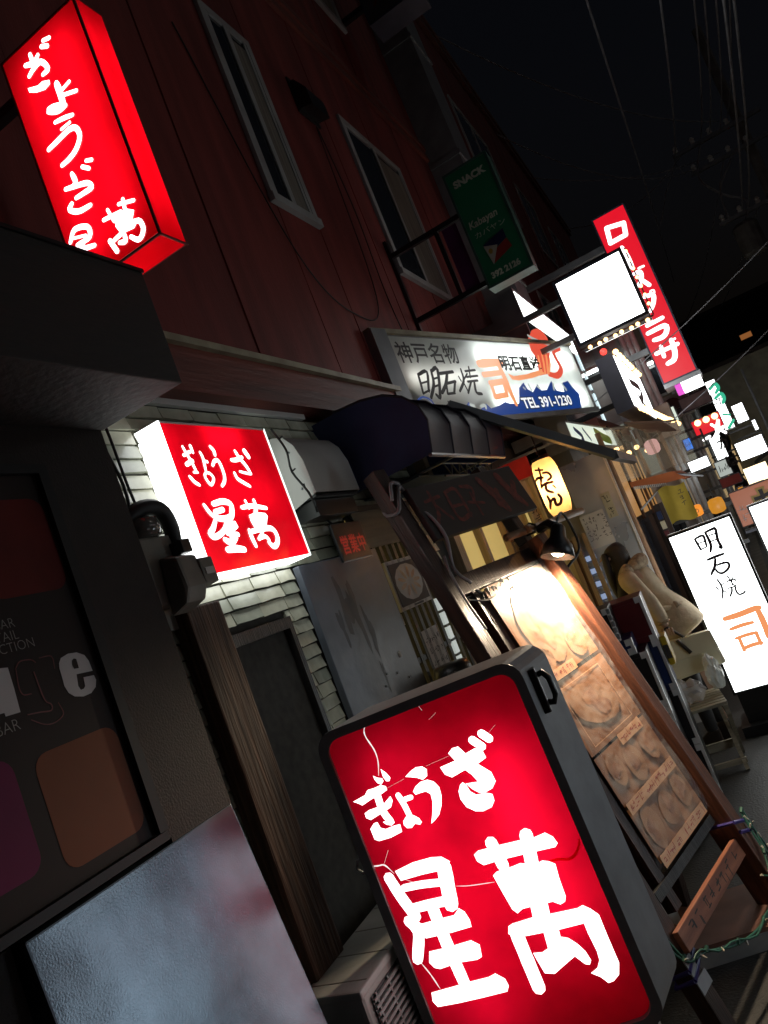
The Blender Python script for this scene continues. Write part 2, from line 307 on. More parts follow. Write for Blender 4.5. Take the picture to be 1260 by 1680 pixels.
def lightbox(t, w, h, d, face, case='sign_frame', fr=.02, tubes=(), tube='tube_cool', sides=None, back=None, tr=.013, u0=0, z0=0):
    """sign box hung at its top left corner: back, four sides, front frame, face sheet, lamp tubes inside"""
    sides = sides or {}; th = .006; a, b, top, bot = u0, u0 + w, z0, z0 - h
    MB().box(a, b, d - th, d, bot, top).build('back_plate', back or case, t)
    for nm, bx in (('left', (a, a+th, 0, d-th, bot, top)), ('right', (b-th, b, 0, d-th, bot, top)), ('top', (a+th, b-th, 0, d-th, top-th, top)), ('bottom', (a+th, b-th, 0, d-th, bot, bot+th))):
        sm = sides.get(nm, case)
        if sm.startswith('acrylic'):
            x0, x1, y0, y1, z0_, z1_ = bx
            if nm in ('left', 'right'): xq = b if nm == 'right' else a; q = [(xq, y0, z0_), (xq, y1, z0_), (xq, y1, z1_), (xq, y0, z1_)]
            else: zq = bot if nm == 'bottom' else top; q = [(x0, y0, zq), (x1, y0, zq), (x1, y1, zq), (x0, y1, zq)]
            MB().add(q, [(0, 1, 2, 3)]).build('side_panel', sm, t)
        else: MB().box(*bx).build('side_panel', sm, t)
    if face.startswith('acrylic'): m = MB().add([(a+th, .003, bot+th), (b-th, .003, bot+th), (b-th, .003, top-th), (a+th, .003, top-th)], [(0, 1, 2, 3)])
    else: m = MB().box(a+th, b-th, .002, .004, bot+th, top-th)
    m.build('face_panel', face, t)
    if fr:
        g = MB()
        for bx in ((a-.002, a+fr, -.006, -.0005, bot-.002, top+.002), (b-fr, b+.002, -.006, -.0005, bot-.002, top+.002), (a+fr, b-fr, -.006, -.0005, top-fr, top+.002), (a+fr, b-fr, -.006, -.0005, bot-.002, bot+fr)): g.box(*bx)
        g.build('frame', case, t)
    for q in tubes:
        MB().tube([(q[0], q[4] if len(q) > 4 else d*.55, q[1]), (q[2], q[4] if len(q) > 4 else d*.55, q[3])], tr, 8).build('lamp_tube', tube, t)
def skin(name, V, E, rad, mat, parent, sub=2, rootv=0):
    me = bpy.data.meshes.new(name); me.from_pydata(V, E, []); o = bpy.data.objects.new(name, me); COL.objects.link(o)
    md = o.modifiers.new('s', 'SKIN'); md.use_smooth_shade = True
    for i, r in enumerate(rad):
        sv = me.skin_vertices[0].data[i]; sv.radius = (r, r) if not isinstance(r, tuple) else r; sv.use_root = (i == rootv)
    o.modifiers.new('b', 'SUBSURF').levels = sub
    bpy.context.view_layer.update()
    m2 = bpy.data.meshes.new_from_object(o.evaluated_get(bpy.context.evaluated_depsgraph_get()))
    bpy.data.objects.remove(o)
    for p in m2.polygons: p.use_smooth = True
    m2.name = name; return link(name, m2, mat, parent)
def copy_tree(o, parent=None):
    c = o.copy(); COL.objects.link(c)
    if parent: c.parent = parent
    for ch in list(o.children): copy_tree(ch, c)
    return c
# ================================================================== setting
m = MB(); m.box(-6, 30, -8, 140, -.3, 0); g = m.build('ground', 'asphalt'); tag(g, 'dark worn asphalt of the narrow alley', 'ground', kind='structure')
m = MB().box(1.18, 1.36, -4, 30, 0, .004); o = m.build('drain_cover', 'concrete'); tag(o, 'line of concrete drain covers down the middle of the alley', 'drain', kind='structure')

# ---- red three storey building
rb = root('red_building', 'dark red three storey building with boarded wall and grey framed windows', 'building')
WIN = [(3.46, 3.96, 3.83, 5.08), (5.17, 6.33, 3.84, 5.17), (5.1, 6.43, 6.62, 7.9), (8.6, 9.7, 6.7, 8.0), (11.0, 13.0, 6.7, 8.3), (14.6, 16.2, 6.7, 8.2), (17.6, 19.2, 6.7, 8.2), (9.4, 10.6, 3.9, 5.2), (11.6, 12.9, 3.9, 5.2), (14.2, 15.6, 3.9, 5.2), (16.9, 18.4, 3.9, 5.2), (19.6, 21.2, 3.9, 5.2)]
MB().box(-7, -.03, -3, 23.0, 2.45, 9.72).build('wall_core', 'mortar', rb)
y = -3.0; rnd = random.Random(5)
while y < 23.0:
    w = rnd.choice((.44, .46, .30, .47)) if y < 8 else .6
    y2 = min(23.0, y + w)
    MB().box(-.03, rnd.uniform(-.004, .003), y + .003, y2 - .002, 2.80, 5.80).build('wall_panel', 'red_paint', rb)
    MB().box(-.03, rnd.uniform(-.004, .003), y + .005, y2 - .004, 5.98, 9.72).build('wall_panel', 'red_paint', rb)
    y = y2
MB().box(-.03, .028, -3, 23.0, 5.80, 5.86).box(-.03, .016, -3, 23.0, 5.86, 5.92).box(-.03, .034, -3, 23.0, 5.92, 5.98).build('belt_course', 'red_beam', rb)
MB().box(-7.05, .10, -3, 23.05, 9.72, 9.80).box(-.03, .07, -3, 23.0, 9.60, 9.72).build('roof_edge', 'roof_metal', rb)
for k, (a, b, z0, z1) in enumerate(WIN):
    f = MB(); e = .022; q = .05
    f.box(.0, e, a, b, z1 - q, z1).box(.0, e + .012, a - .01, b + .01, z0, z0 + q).box(.0, e, a, a + q, z0 + q, z1 - q).box(.0, e, b - q, b, z0 + q, z1 - q)
    wo = f.build('window', 'window_metal', rb)
    MB().box(.004, .010, a + q, b - q, z0 + q, z1 - q).build('pane', 'dark_glass', wo)
    mid = (a + b) / 2
    s_ = MB().box(.012, .020, mid - .025, mid + .025, z0 + q, z1 - q).box(.012, .019, a + q, a + q + .03, z0 + q, z1 - q).box(.012, .019, b - q - .03, b - q, z0 + q, z1 - q)
    s_.build('sash', 'window_metal', wo)
    if k < 3: MB().box(.011, .013, mid + .03, b - q - .03, z0 + q + .02, z1 - q - .05).build('curtain', 'curtain_cloth', wo)
MB().box(-.01, .075, -3, 8.2, 2.772, 2.80).build('flashing', 'pale_flash', rb)
MB().box(-.03, .050, -3, 8.2, 2.66, 2.772).box(-.03, .085, -3, 8.2, 2.575, 2.655).build('eave_beam', 'red_beam', rb)
MB().box(.0, .020, -3, 2.9, 2.552, 2.574).build('eave_glint', 'white_paint', rb)  # white strip paints in the bright reflection along the eave
# small wall vent, with a dark hood
for lab, P in (('slack dark cable drooping across the red wall between the two front windows', [(.01, 3.1, 4.7), (.012, 3.5, 3.55), (.012, 4.0, 3.28), (.012, 4.45, 3.5), (.012, 4.6, 4.8)]), ('thin dark cable running from the wall vent down to the eave beam', [(.01, 4.62, 4.8), (.011, 4.7, 4.2), (.011, 4.66, 3.5), (.011, 4.8, 2.85)]), ('thin pale cable hanging at the left of the projecting red sign', [(.01, 1.40, 3.6), (.012, 1.43, 3.2), (.012, 1.45, 2.9), (.012, 1.46, 2.75)])):
    t = root('facade_cable', lab, 'cable', P[0]); MB().tube([p - Vector(P[0]) for p in spline(P, 8)], .004).build('line', 'cable_white' if 'pale' in lab else 'cable_black', t)
v = root('wall_vent', 'small dark vent hood on the red wall between the two windows', 'vent', (0, 4.55, 4.86))
MB().extr([(0, -.12, 0), (.10, -.12, -.02), (.10, -.12, .10), (.04, -.12, .2), (0, -.12, .2)], (0, .24, 0)).build('hood', 'black_plastic', v)
MB().box(.0, .012, -.14, .14, -.03, .23).build('flange', 'black_plastic', v)
# grey duct running up the facade
d_ = root('wall_duct', 'broad grey duct running up the red facade behind the green sign', 'duct', (0, 7.7, 3.4))
MB().box(.0, .34, .0, .62, 0, 5.9).build('shaft', 'galv', d_)
for z in (.9, 2.3, 3.7, 5.1): MB().box(.0, .355, -.015, .635, z, z + .05).build('band', 'galv', d_)

# ---- tiled shopfront below
tf = root('tiled_shopfront', 'gyoza shop front clad in pale grey green split tiles under the red wall', 'shop front')
MB().box(-.30, -.006, 1.5, 4.02, 0, 2.552).build('backing_wall', 'mortar', tf)
EX = [(1.855, 2.25, 0, 1.765), (2.385, 3.045, 0, 1.925), (2.93, 3.76, 1.2, 2.13)]
HID = [(1.90, 2.28, 2.0, 2.42), (2.56, 2.9, 2.16, 2.43), (3.0, 4.2, 2.2, 2.56), (1.9, 2.4, 0, .95), (3.3, 9, 0, 9)]
rt = random.Random(11); TM = []
for k in range(12):
    L_, H_ = .1525, .0425; t0, t1 = rt.uniform(.0005, .003), rt.uniform(.007, .013); j = [rt.uniform(-.0022, .0022) for _ in range(8)]
    t2 = t1 + rt.uniform(-.004, .004); mid = rt.uniform(-.003, .003)
    V = [(-.012, 0, 0), (-.012, L_, 0), (-.012, 0, H_), (-.012, L_, H_), (t1, 0, j[0]), (t2 + mid, L_ / 2, j[4]), (t1 + mid, L_, j[1]), (t0, 0, H_ + j[2] * .4), (t0 + mid * .6, L_ / 2, H_), (t0, L_, H_ + j[3] * .4)]
    F = [(4, 5, 8, 7), (5, 6, 9, 8), (0, 1, 6, 5, 4), (2, 7, 8, 9, 3), (0, 4, 7, 2), (1, 3, 9, 6)]
    me = bpy.data.meshes.new('tile'); me.from_pydata(V, [], F); me.update(); me.materials.append(MATS['tile_glaze' if k % 3 else 'tile_glaze_b']); TM.append(me)
rest = MB(); cnt = 0
for rrow in range(44):
    z = 2.5035 - rrow * .0475; off = (.0785 if rrow % 2 else 0) * 0 + rt.uniform(-.006, .006)
    for c in range(15):
        y0 = 1.50 + c * .157 + off; y1 = y0 + .1535
        for a, b, p, q in EX:
            if p < z + .035 and z + .01 < q:
                if y0 < a < y1: y1 = a - .003
                elif y0 < b < y1: y0 = b + .003
                elif a <= y0 and y1 <= b: y1 = y0
        if y1 - y0 < .02: continue
        yc, zc, sy = (y0 + y1) / 2, z + .023, (y1 - y0) / .1535
        if cnt < 300 and not any(a < yc < b and p < zc < q for a, b, p, q in HID) and z > .5:
            o = link('tile', rt.choice(TM), None, tf); o.location = (rt.uniform(0, .004), y0, z); o.scale = (1, sy, 1); o.rotation_euler = (rt.uniform(-.012, .012), rt.uniform(-.03, .03), 0); cnt += 1
        else:
            me = rt.choice(TM); rest.add([(v.co.x, v.co.y * sy + y0, v.co.z + z) for v in me.vertices], [tuple(p.vertices) for p in me.polygons])
tag(rest.build('tile_course', 'tile_glaze', tf), kind='stuff')
dr = MB().box(-.055, -.035, 1.88, 2.225, 0, 1.725).build('door', 'black_wood', tf)
for k in range(5): MB().box(-.036, -.014 + .005 * (k % 2), 1.883 + k * .068, 1.883 + k * .068 + .058, .02, 1.715).build('door_plank', 'door_wood', dr)
MB().tube([(-.01, 2.19, .95), (.02, 2.19, .96), (.02, 2.19, 1.12), (-.01, 2.19, 1.13)], .008).build('handle', 'chrome', dr)
MB().box(-.05, .022, 1.855, 1.88, 0, 1.765).box(-.05, .022, 2.225, 2.25, 0, 1.765).box(-.05, .022, 1.88, 2.225, 1.725, 1.765).build('door_frame', 'black_wood', tf)

pl = root('timber_pillar', 'brown timber pillar with bold grain between the bar and the plank door', 'pillar', (.012, 1.69, 0))
MB().box(0, .062, 0, .155, 0, 1.875).build('post', 'pillar_wood', pl, bevel=.006)

# ---- bar building on the left
bb = root('bar_building', 'near black bar front with rough painted wall and glossy grey lower panel', 'building', (.12, 1.554, 0))
MB().box(-1.6, 0, -2.8, 0, 1.372, 2.70).box(-1.6, 0, -.222, -.0, 1.36, 1.372).build('wall', 'bar_paint', bb)
MB().extr([(-.3, -.622, 0), (.140, -.622, 0), (.0, -.622, 1.36), (-.3, -.622, 1.36)], (0, .622, 0)).build('lower_panel', 'bar_panel', bb, bevel=.004)
MB().box(-1.6, -.03, -2.8, -.630, 0, 1.36).build('recess_wall', 'bar_paint', bb)
MB().box(-.01, .020, -1.6, -.245, 1.375, 1.395).build('sill', 'sill_black', bb)
ca = root('bar_canopy', 'dark brown boxed canopy jutting out above the bar poster', 'canopy', (.12, 1.562, 2.392))
MB().box(0, .293, -2.8, 0, 0, .312).build('fascia', 'bar_fascia', ca, bevel=.004)
MB().box(0, .297, -2.8, .003, .312, .322).build('top_flashing', 'sill_black', ca)

# poster in its frame
po = root('bar_poster', 'framed dark poster with big pale letter e and rounded colour squares on bar front', 'poster', (.121, 0, 0), 90)
MB().box(.1, 1.305, -.006, .004, 1.397, 2.265).build('sheet', 'poster_ground', po)
f = MB().box(1.285, 1.312, -.022, -.007, 1.397, 2.285).box(.1, 1.285, -.022, -.007, 2.262, 2.285); f.build('frame', 'sill_black', po)
def swatch(u0, u1, w0, w1, mat):
    P = rr(u1 - u0, w1 - w0, .035, u0, w1); MB().add([(u, -.0068, z) for u, z in P], [tuple(range(len(P)))]).build('swatch', mat, po)
swatch(1.052, 1.272, 1.425, 1.66, 'swatch_brown'); swatch(.80, 1.008, 1.455, 1.68, 'swatch_magenta'); swatch(1.075, 1.278, 1.985, 2.205, 'swatch_red'); swatch(.84, 1.045, 1.99, 2.21, 'swatch_red')
brush([(0,[(1.1844,1.8239),(1.1929,1.8337),(1.214,1.8387),(1.2374,1.8362),(1.2556,1.8256),(1.2621,1.8106),(1.2636,1.7864),(1.2188,1.79),(1.2173,1.7834),(1.2133,1.7644),(1.2166,1.7545),(1.2254,1.755),(1.231,1.7595),(1.234,1.7789),(1.2632,1.7762),(1.2647,1.7645),(1.2573,1.7501),(1.2407,1.7405),(1.2177,1.7391),(1.196,1.7455),(1.1839,1.7569),(1.1789,1.774),(1.1802,1.7894),(1.1812,1.8128)]),(0,[(1.0142,1.8505),(1.0522,1.847),(1.0636,1.845),(1.0628,1.8027),(1.0599,1.7522),(1.0262,1.7533),(1.0259,1.7609),(.9846,1.7633)])], -.0072).build('lettering', 'poster_white', po)
brush([(0,[(1.218,1.8215),(1.2243,1.825),(1.2306,1.8225),(1.2302,1.8124),(1.2295,1.8014),(1.2166,1.8027),(1.2154,1.8121)])], -.0079).build('letter_counter', 'poster_ground', po)
brush([(.0027,[(1.0799,1.8389),(1.0945,1.8503),(1.1192,1.848),(1.1292,1.8397)]),(.0026,[(1.0799,1.8389),(1.074,1.7996),(1.0785,1.7834),(1.0963,1.7801)]),(.0031,[(1.1181,1.8215),(1.1218,1.7614),(1.1338,1.7464),(1.1292,1.7345),(1.1043,1.7384),(1.0739,1.7423)]),(.002,[(1.1406,1.8465),(1.171,1.8431),(1.1696,1.8158)]),(.0023,[(1.0778,1.7301),(1.1032,1.7126),(1.128,1.7083),(1.1548,1.7189),(1.1513,1.745)])], -.0072, wobble=.2).build('letter_outline', 'poster_line', po)
for s_, (u, z), h in (('BAR', (1.111, 1.923), .030), ('COCKTAIL', (1.111, 1.897), .030), ('COLLECTION', (1.143, 1.873), .030), ('BAR', (1.051, 1.720), .034)):
    text(s_, h, u, z, 'poster_cream', po, y=-.0073, sx=.92, align='RIGHT', bold=-.0006)

# ---- opposite side of the alley, behind the camera's right shoulder; lit things added for light and reflections
ob = root('opposite_shop', 'dark plastered shop across the alley facing the gyoza shop', 'building', (3.15, -3, 0))
MB().box(0, 5, 0, 12.0, 0, 2.9).build('wall', 'shop_grey', ob)
MB().box(-.06, 0, .2, 11.8, 2.45, 2.6).build('ledge', 'shop_dark', ob)
vm = root('fill_vending_machine', 'added white lit drinks machine giving fill light across the alley', 'machine', (3.0, .4, 0))  # unseen machine, added as fill light
MB().box(0, .6, 0, 1.05, .04, 1.84).build('cabinet', 'white_paint', vm, bevel=.01)
MB().box(-.012, -.002, .05, 1.0, .72, 1.25).build('display_window', 'opp_dim', vm)
MB().box(-.012, -.002, .05, 1.0, .60, .70).build('logo_strip', 'lit_red', vm)
MB().box(-.012, -.002, .05, 1.0, 1.27, 1.78).build('display_window', 'opp_dim', vm)
MB().box(-.012, -.002, .10, .95, .12, .52).build('door_panel', 'white_paint', vm)
sg = root('fill_sign', 'added long white lit sign box giving fill light across the alley', 'sign', (3.14, 4.6, 3.35), -90)  # unseen sign box, added to throw light on the facing wall
lightbox(sg, 3.0, .62, .25, 'opp_dim', 'sign_frame')
os_ = root('reflected_standing_sign', 'added low white lit standing sign with a red band, for reflection across the alley', 'sign', (2.80, 3.42, 1.42), -90)  # unseen sign, added for the bar panel to reflect
lightbox(os_, .62, 1.16, .16, 'opp_white', 'black_plastic', fr=.015); MB().box(.02, .60, -.012, -.008, -.48, -.36).build('red_band', 'lit_red', os_)
MB().box(.0, .62, -.02, .2, -1.42, -1.165).build('base', 'black_plastic', os_)
od = root('fill_door', 'added frosted glass door lit for reflection across the alley', 'door', (3.13, 4.55, 0), -90)  # unseen door, its dim glow added for the bar panel to reflect
MB().box(0, .75, -.02, .02, 0, 2.0).build('frame', 'window_metal', od); MB().box(.08, .67, -.026, -.021, .1, 1.2).build('glass', 'opp_dim', od)
ow = root('fill_window', 'added broad lit shop window giving fill light past the frosted door', 'window', (3.13, 8.7, .5), -90)  # unseen window, added to light the woman and crates
MB().box(0, 3.2, -.02, .02, 0, 1.75).build('frame', 'window_metal', ow)
for k in range(4): MB().box(.06 + k * .79, .06 + k * .79 + .71, -.026, -.021, .08, 1.67).build('pane', 'fill_glow', ow)
for k in range(3):
    lt = root('reflected_lamp', 'added round orange paper lamp under the opposite eave, ' + ('nearest the frosted door', 'between two others', 'farthest from the frosted door')[k], 'lamp', (2.86, 5.2 + k * .75, 2.30), group='added orange lamps across the alley')  # unseen lamps, added for orange reflections on the wall sign
    MB().lathe([(.04, 0), (.09, .04), (.11, .11), (.09, .19), (.04, .23)], 12).build('shade', 'lamp_orange', lt, smooth=True)
    MB().tube([(0, 0, .23), (0, 0, .48), (.29, 0, .48)], .006).build('hanger', 'cable_black', lt)
# ================================================================== illuminated signs of the gyoza shop
# big standing sign in front
fs = root('standing_sign', 'large cracked red standing sign with white brush lettering in a grey case', 'sign', (.25, 1.8, 1.416), 17.4, -1.3)
W_, H_ = .600, .985
O = rr(W_, H_, .055); I = rr(W_ - .052, H_ - .052, .040, .026, -.026); n = len(O)
dv = Vector((.08, .17, .0))   # the case is deeper on its street side
m = MB(); ou = [Vector((u, 0, z)) for u, z in O]; bk = [p + dv for p in ou]; inn = [Vector((u, .012, z)) for u, z in I]
k = MB(); k.v = [tuple(p) for p in ou + bk]; k.f = [(i, (i+1) % n, n+(i+1) % n, n+i) for i in range(n)] + [tuple(range(n, 2*n))]
k.build('case', 'sign_frame', fs)
k = MB(); fo = [p + Vector((0, -.006, 0)) for p in ou]; fi = [Vector((u, -.006, z)) for u, z in I]
k.v = [tuple(p) for p in fo + fi + ou + inn]; k.f = [(i, (i+1) % n, n+(i+1) % n, n+i) for i in range(n)] + [(i, (i+1) % n, 2*n+(i+1) % n, 2*n+i) for i in range(n)] + [(n+i, n+(i+1) % n, 3*n+(i+1) % n, 3*n+i) for i in range(n)]
k.build('frame', 'sign_frame', fs)
MB().add([(u, .010, z) for u, z in I], [tuple(range(n))]).build('face_panel', 'acrylic_red', fs)
FL = [(0,[(.1882,-.4922),(.2507,-.5138),(.2951,-.5238),(.3237,-.5266),(.3882,-.5402),(.4827,-.5254),(.5251,-.5367),(.5526,-.5235),(.5693,-.4976)])][0][1]
brush([(.008, FL[4:])], .0094, taper=.5).build('loose_edge', 'acrylic_red', fs)
# lamp tubes: one strong tube right of the middle, one weak on the left
MB().tube([(.44, .085, -.20), (.44, .085, -.72)], .017, 8).build('lamp_tube', 'tube_front', fs)
MB().tube([(.17, .085, -.10), (.17, .085, -.88)], .017, 8).build('lamp_tube', 'tube_weak', fs)
MB().add([(u + .075, .150, z) for u, z in I], [tuple(range(n))]).build('reflector', 'white_paint', fs)
brush([(0,[(.1432,-.1471),(.1541,-.1631),(.1595,-.1781),(.1538,-.1853),(.1457,-.1831),(.1416,-.1697)]),(0,[(.1165,-.1567),(.1257,-.1657),(.1375,-.1719),(.1382,-.1796),(.1287,-.1865),(.1203,-.1786),(.1169,-.168)]),(0,[(.038,-.2024),(.0753,-.1974),(.0875,-.187),(.1065,-.1884),(.1265,-.1872),(.1389,-.1947),(.1386,-.2049),(.1167,-.2107),(.0883,-.2133),(.0581,-.2202),(.0513,-.2129)]),(0,[(.0559,-.2424),(.0701,-.2382),(.0972,-.2388),(.1182,-.2353),(.1404,-.2238),(.1421,-.2366),(.131,-.251),(.1135,-.2558),(.0885,-.2597),(.0652,-.2642),(.0553,-.2551)]),(.0198,[(.1076,-.2092),(.1054,-.2491),(.1112,-.2752)]),(0,[(.1142,-.2542),(.124,-.2817),(.1244,-.2928),(.1137,-.2971),(.1012,-.29),(.0947,-.2803),(.1048,-.2814),(.1017,-.2607)]),(0,[(.0549,-.2863),(.0704,-.2753),(.0799,-.2758),(.0826,-.2926),(.0948,-.3006),(.1184,-.2999),(.1369,-.3017),(.1342,-.3221),(.0996,-.3262),(.0657,-.324),(.0554,-.316)]),(.0155,[(.1616,-.2289),(.1673,-.2568),(.1703,-.291)]),(.014,[(.176,-.2452),(.1924,-.2457)]),(0,[(.1482,-.2977),(.1596,-.289),(.1798,-.2915),(.1917,-.3042),(.195,-.3164),(.1884,-.3213),(.176,-.3143),(.1633,-.3215),(.1514,-.3179),(.1459,-.3079)]),(0,[(.1991,-.1901),(.2182,-.1812),(.2356,-.1766),(.2532,-.1805),(.2619,-.1918),(.2562,-.2082),(.2412,-.2138),(.2282,-.2034),(.2122,-.1957)]),(0,[(.2041,-.2334),(.2161,-.223),(.2342,-.2167),(.2528,-.218),(.2674,-.2289),(.2753,-.2465),(.2725,-.2694),(.2618,-.2948),(.2465,-.3148),(.2289,-.3249),(.2176,-.3292),(.2326,-.3025),(.2433,-.2771),(.2464,-.2562),(.2374,-.2455),(.2228,-.2439),(.2074,-.2438)]),(0,[(.2981,-.1997),(.3417,-.1975),(.3794,-.1894),(.4056,-.1856),(.4219,-.1961),(.4242,-.219),(.398,-.2257),(.3546,-.2298),(.3181,-.2354),(.3029,-.2218)]),(0,[(.333,-.1732),(.3482,-.1641),(.3648,-.1655),(.377,-.1904),(.3973,-.2273),(.4218,-.2583),(.4237,-.2846),(.4082,-.2989),(.388,-.3024),(.371,-.298),(.3581,-.2842),(.3461,-.2634),(.3792,-.27),(.3702,-.2466),(.354,-.2223),(.3424,-.1959)]),(0,[(.3393,-.2572),(.3455,-.2649),(.3495,-.2865),(.3609,-.2998),(.3873,-.304),(.4022,-.3131),(.4004,-.3305),(.3872,-.3439),(.3618,-.3463),(.3423,-.3392),(.3237,-.3208),(.3169,-.2965),(.32,-.2757),(.3307,-.2613)]),(.0228,[(.4076,-.1631),(.4253,-.1882)]),(.0228,[(.4371,-.1558),(.4512,-.1759)]),(.0285,[(.0532,-.4221),(.0653,-.4794),(.0834,-.5416)]),(0,[(.0762,-.4123),(.1297,-.4068),(.1824,-.4108),(.2095,-.4187),(.2268,-.4377),(.1957,-.4515),(.1411,-.4446),(.0815,-.4406)]),(.0392,[(.2059,-.4448),(.1965,-.4895),(.1856,-.543)]),(.0203,[(.083,-.4614),(.1311,-.4684),(.1865,-.4812)]),(.026,[(.0893,-.5196),(.1477,-.5253),(.1918,-.5324)]),(.0301,[(.0615,-.5453),(.0748,-.5784),(.0453,-.6446)]),(0,[(.0508,-.5385),(.0585,-.5363),(.0746,-.5465),(.0912,-.5633),(.1437,-.5668),(.1824,-.5705),(.2011,-.5578),(.2122,-.5711),(.2171,-.5949),(.2145,-.6129),(.159,-.61),(.0885,-.602),(.0588,-.5762)]),(.0316,[(.1354,-.5386),(.1351,-.6271),(.14,-.7416)]),(0,[(.0825,-.6364),(.1322,-.6419),(.1748,-.6436),(.1992,-.6449),(.2167,-.6623),(.2103,-.693),(.1958,-.696),(.1463,-.6874),(.093,-.6871),(.0795,-.6795),(.0714,-.6627)]),(0,[(.0472,-.7363),(.1173,-.7404),(.1563,-.7422),(.2073,-.7465),(.2267,-.7435),(.2459,-.7638),(.2481,-.7831),(.2389,-.7955),(.1691,-.7898),(.1058,-.7833),(.0492,-.7753),(.0415,-.7578)]),(0,[(.2939,-.4429),(.3077,-.4369),(.3673,-.4419),(.4203,-.4481),(.462,-.4541),(.4922,-.4523),(.5072,-.4684),(.5126,-.4881),(.503,-.4953),(.4576,-.4899),(.3766,-.4809),(.337,-.4778),(.3077,-.4764),(.2954,-.4614)]),(.0323,[(.3489,-.4281),(.3557,-.495)]),(.0357,[(.4439,-.4405),(.4291,-.5136)]),(0,[(.3205,-.5095),(.3336,-.5033),(.3776,-.5045),(.4002,-.5035),(.4188,-.5118),(.4341,-.519),(.4573,-.5164),(.4725,-.5235),(.4857,-.5353),(.4807,-.5723),(.478,-.6206),(.4711,-.6322),(.4572,-.6351),(.4411,-.6219),(.427,-.6206),(.4215,-.6503),(.3762,-.6454),(.3816,-.6156),(.3604,-.6136),(.343,-.62),(.3341,-.6064),(.3273,-.5616)]),(0,[(.3073,-.6431),(.3196,-.6402),(.3775,-.6423),(.4222,-.6487),(.4945,-.6577),(.51,-.6553),(.5252,-.6699),(.5396,-.6905),(.4913,-.6983),(.4286,-.6928),(.3392,-.6802),(.2994,-.6615)]),(.0347,[(.3198,-.6613),(.3201,-.7418),(.3206,-.813)]),(0,[(.4952,-.6893),(.5396,-.6905),(.5389,-.7455),(.5394,-.8178),(.5276,-.8447),(.5087,-.8555),(.4943,-.856),(.4815,-.8364),(.462,-.8197),(.4828,-.8128),(.4953,-.7964),(.4982,-.7733),(.4947,-.7238)]),(0,[(.3893,-.6743),(.4288,-.6841),(.4246,-.7106),(.4422,-.72),(.4584,-.741),(.4701,-.7639),(.475,-.7897),(.4673,-.7991),(.457,-.794),(.4397,-.7676),(.4098,-.7784),(.3731,-.7922),(.3499,-.7829),(.3438,-.7462),(.3414,-.7263),(.3644,-.7322),(.3827,-.7278)])], .0088, taper=.96).build('lettering', 'letter_white', fs)
brush([(.0032,[(.1735,-.0129),(.1467,-.0254),(.1372,-.0482),(.1462,-.0929),(.1442,-.1259),(.1311,-.1621)]),(.0014,[(.1403,-.2008),(.1934,-.1943)]),(.0014,[(.2636,-.1832),(.33,-.1802)]),(.0014,[(.4557,-.161),(.48,-.1481)]),(.0034,[(.0148,-.3779),(.0365,-.3838),(.0551,-.3887),(.0708,-.4169)]),(.0019,[(.0794,-.3551),(.0521,-.3877)]),(.0021,[(.2176,-.5032),(.2531,-.5139),(.3175,-.5266)]),(.0027,[(.0501,-.6572),(.0631,-.6945),(.0727,-.7352)]),(.0012,[(.0272,-.3854),(.0154,-.4138)]),(.0028,[(.0918,-.4403),(.1201,-.4623)]),(.0039,[(.2539,-.026),(.2837,-.0198),(.3067,-.0081)]),(.0016,[(.3035,-.0157),(.3106,-.0418)]),(.0022,[(.1667,-.0162),(.1931,-.0115),(.2236,-.0114)]),(.0016,[(.3192,-.0713),(.3447,-.0606)])], .0092, step=.00002, taper=.25, wobble=.6).build('crack', 'crack_light', fs)
hd_ = MB().tube([(W_ + .028, .06, -.075), (W_ + .050, .050, -.07), (W_ + .062, .050, -.09), (W_ + .062, .050, -.135), (W_ + .050, .05, -.155), (W_ + .028, .06, -.15)], .009, 8)
hd_.build('handle', 'black_plastic', fs, smooth=True)
MB().box(W_ + .012, W_ + .036, .03, .10, -.175, -.05).build('handle_plate', 'black_plastic', fs, bevel=.006)
MB().tube([(.0, .05, -.36), (-.025, .05, -.365), (-.034, .05, -.385), (-.022, .05, -.402), (0, .05, -.395)], .005, 6).build('latch', 'galv', fs)
b_ = MB().box(.06, W_ - .03, .03, .21, -1.335, -H_ - .006); b_.build('pedestal', 'sign_frame', fs)
b_ = MB().box(-.02, W_ + .05, -.06, .30, -1.40, -1.34); b_.build('base', 'black_plastic', fs)

